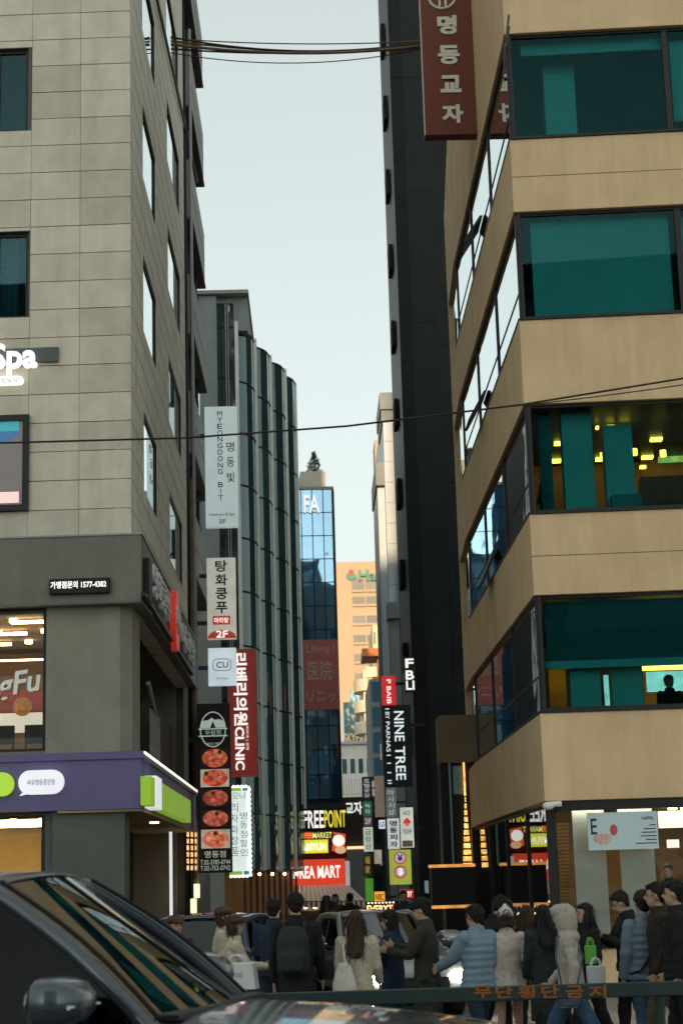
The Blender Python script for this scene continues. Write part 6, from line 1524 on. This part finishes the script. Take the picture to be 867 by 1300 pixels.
add('phone', 'man in black jacket looking down at his phone', 800, 1130, 19.6, 1.74, 262, C_BLK, ('trousers', C_BLK), head=(0, 26), arms=((30, 6, 85), (28, 6, 85)))
add('bluep', 'person in steel-blue puffer jacket, dark beanie and blue jeans seen from behind', 822, 1133, 18.2, 1.72, 345, C_BLUEP, ('jeans', C_JEAN), puffer=True, hat='beanie', hatcol=(C_DBRN, False), legs=((4, 4), (-4, 8)), arms=((4, 10, 14), (2, 10, 14)))
add('tall', 'tall man in dark brown jacket and taupe trousers walking left', 843, 1114, 18.0, 1.84, 275, C_DBRN, ('wide', C_TAUPE), legs=((16, 6), (-18, 12)), arms=((10, 8, 40), (0, 8, 25)), shoe='white', lean=2)
add('edge', 'man in black padded coat cut by the right edge of the picture', 864, 1108, 17.4, 1.84, 285, C_BLK, ('trousers', C_BLK), jacket='mid', puffer=True, legs=((10, 6), (-10, 14)), shoe='white')
for k_, (lab, x, D, hh, f_, c1, hs) in enumerate((('distant walker in dark coat by the bulb-lettered stall', 447, 40, 1.65, 20, C_BLK, 'short'), ('distant walker with bob hair near the awning', 428, 45, 1.6, 190, C_BRN, 'bob'), ('distant walker in navy beneath the money exchange sign', 516, 38, 1.68, 170, C_NAVY, 'short'), ('distant walker in brown between cream coat and awning', 417, 34, 1.66, 30, C_BRN, 'long'))):
    add('far%d' % k_, lab, x, 0, D, hh, f_, c1, ('trousers', C_BLK), hairstyle=hs, vox=.022, jacket='mid', legs=((14, 8), (-12, 18)), group='distant walkers in the alley')
# people behind the windows
u_, z_ = RF.uv(851, 900, -1.5); p_ = RF.p(u_, z_, -1.5)
add('win', 'dark silhouette of a person at the lit second-floor window', 851, 0, 30, 1.7, 170, C_BLK, ('trousers', C_BLK), seat=(p_.x, p_.y, LV[0][1] - .98), group='people behind windows', vox=.02)
u_, z_ = RF.uv(694, 640, -.9); p_ = RF.p(u_, z_, -.9)
add('win2', 'long-haired person sitting behind the teal third-floor window', 694, 0, 30, 1.6, 120, C_GREY, ('trousers', C_BLK), hairstyle='long', seat=(p_.x, p_.y, LV[1][1] - .75), group='people behind windows', vox=.02)
u_, z_ = RF.uv(847, 1100, -1.6); p_ = RF.p(u_, 0, -1.6)
add('win3', 'dark figure standing inside the ground-floor shop', 847, 0, 30, 1.75, 190, C_BLK, ('trousers', C_BLK), seat=(p_.x, p_.y, .3), group='people behind windows', vox=.02)

# ================================================================== carried things
def carried(name, label, cat): return thing(name, label, cat, (0, 0, 0))
def bag(name, label, px_, py0, py1, D, w_, dpt, m_, ang=0, lean=0, cat='bag'):
    top_, bot = at(px_, py0, D), at(px_, py1, D); h = top_.z - bot.z
    t = thing(name, label, cat, bot); r = Vector((math.cos(ang), math.sin(ang), 0)); n = Vector((-math.sin(ang), math.cos(ang), 0)); ln_ = Vector((lean, 0, 0))
    c = [bot - r * w_ * .46 - n * dpt / 2, bot + r * w_ * .46 - n * dpt / 2, bot + r * w_ * .46 + n * dpt / 2, bot - r * w_ * .46 + n * dpt / 2]
    d = [bot - r * w_ / 2 - n * dpt * .4, bot + r * w_ / 2 - n * dpt * .4, bot + r * w_ / 2 + n * dpt * .4, bot - r * w_ / 2 + n * dpt * .4]
    MB().box8(c + [v + Z * h + ln_ for v in d]).build('body', m_, t, bevel=.012)
    for s_ in (-1, 1):
        pts = [bot + Z * h + ln_ + n * s_ * dpt * .3 + r * (w_ * .25 * math.cos(math.pi * k / 8)) + Z * (.08 * math.sin(math.pi * k / 8)) for k in range(9)]
        MB().tube(pts, .008, 6).build('handle', m_, t)
    return t, bot, r, n, h, ln_
M_PAPER = mat('white_paper', (.66, .67, .68), .7, .06, 6, 60, .1)
t, bot, r, n, h, ln_ = bag('white_shopping_bag', 'large white paper shopping bag held by the person in flat cap', 307, 1222, 1256, 18.8, .40, .14, M_PAPER, R(-18), -.05)
Fb = Face((bot.x, bot.y), (r.x, r.y)); letter('MUSE', mat('grey_print', (.3, .31, .33), .6, .1, bump=0), Fb, -.02, bot.z + h * .55, .075, (.12, .05), t, 0, .003)
t, *_ = bag('paper_bag', 'white shopping bag with green rim by the woman in black', 757, 1226, 1249, 18.6, .2, .09, M_PAPER, R(5))
t, bot, r, n, h, _ = bag('green_shopping_bag', 'lime green shopping bag held by the woman in black', 750, 1200, 1224, 18.75, .12, .08, mat('lime_paper', (.15, .45, .08), .6, .1), R(15))
M_PK = mat('backpack_nylon', (.02, .026, .024), .6, .2, 8, 80, .3)
P_ = PPL['pack']; bt = thing('backpack', 'dark green-grey backpack on the tall man in black', 'backpack', P_['G'](P_['up'](Vector((0, -.2, .1)))))
q = MB(); ovals(q, [(P_['up'](Vector((0, -.2, z))), rx, ry, 0) for z, rx, ry in ((.02, .1, .05), (.05, .16, .095), (.2, .17, .115), (.38, .16, .1), (.47, .12, .06), (.5, .06, .03))], 20)
ovals(q, [(P_['up'](Vector((0, -.31, z))), rx, ry, 0) for z, rx, ry in ((.06, .09, .02), (.09, .125, .035), (.22, .125, .035), (.26, .09, .02))], 16)
q.v = [P_['G'](v) - bt.location for v in q.v]; me = remesh(q, .012, 2); me.materials.clear(); me.materials.append(M_PK); link('pack_body', me, bt)
for s_ in (-1, 1):
    pts = [P_['up'](Vector((s_ * .1, y_, z))) for y_, z in ((-.16, .44), (-.08, .525), (.06, .5), (.145, .36), (.13, .2), (-.05, .1), (-.16, .08))]
    MB().tube([P_['G'](v) for v in pts], .018, 8).build('strap', M_PK, bt)
P_ = PPL['hood']; bt = thing('blue_shoulder_bag', 'blue shoulder bag on the hooded woman', 'bag', P_['G'](P_['up'](Vector((-.24, .02, -.1)))))
q = MB(); ovals(q, [(P_['up'](Vector((-.25, .04, z))), .055, ry, 0) for z, ry in ((-.17, .1), (-.15, .13), (.0, .13), (.03, .1))], 16)
q.v = [P_['G'](v) for v in q.v]; q.build('pouch', cloth('slate_blue_leather', (.06, .09, .14), .5), bt, smooth=True)
MB().tube([P_['G'](P_['up'](Vector(v))) for v in ((-.25, .1, .02), (-.21, .13, .3), (-.1, .1, .52), (0, -.08, .5), (-.2, -.14, .3), (-.25, -.05, .02))], .011, 6).build('strap', MATS['cloth_slate_blue_leather'], bt)
P_ = PPL['creamw']; bt = thing('cream_tote_bag', 'cream fabric tote bag on the long-haired woman in cream coat', 'bag', P_['G'](P_['up'](Vector((-.1, -.2, 0)))))
q = MB(); ovals(q, [(P_['up'](Vector((-.12, -.2, z))), rx, .045, 0) for z, rx in ((-.16, .1), (-.13, .14), (.05, .13), (.22, .08), (.26, .05))], 16)
q.v = [P_['G'](v) for v in q.v]; q.build('pouch', C_WHITE, bt, smooth=True)
MB().tube([P_['G'](P_['up'](Vector(v))) for v in ((-.1, -.2, .22), (-.13, -.16, .42), (-.14, .0, .53), (-.14, .12, .4))], .014, 6).build('strap', C_WHITE, bt)
P_ = PPL['bluep']; cbs = MB().tube([P_['G'](P_['up'](Vector(v))) for v in ((.16, -.03, .51), (.1, -.155, .4), (-.02, -.185, .22), (-.15, -.16, .04), (-.2, .0, .0), (-.1, .16, .1), (.1, .16, .4), (.16, .05, .51))], .013, 6).build('crossbody_strap', C_BLK)
tag(centre(cbs), 'black crossbody strap over the steel-blue puffer jacket', 'strap')
for key, lab in (('phone', 'smartphone held by the man in black looking down'), ('oliv', 'smartphone held by the man in dark cap')):
    P_ = PPL[key]; w_ = P_['G'](P_['A']['R'][2] + P_['A']['R'][3] * .1 + Vector((-.03, .03, .03))); bt = thing('smartphone', lab, 'phone', w_)
    a = P_['yaw']; r = Vector((math.cos(a), math.sin(a), 0)); f_ = Vector((-math.sin(a), math.cos(a), 0)); up_ = (Z * .8 - f_ * -.5).normalized(); n_ = r.cross(up_)
    c = [w_ + r * x + up_ * y + n_ * zz_ for zz_ in (-.004, .004) for x, y in ((-.036, -.07), (.036, -.07), (.036, .07), (-.036, .07))]
    MB().box8(c).build('case', M_BLACK, bt, bevel=.003)
    c = [w_ + r * x + up_ * y - n_ * .0045 for x, y in ((-.032, -.064), (.032, -.064), (.032, .064), (-.032, .064))]
    MB().poly(c).build('screen', glow('phone_screen', (.6, .75, .85), .6), bt)
bpy.data.scenes.remove(TSC)
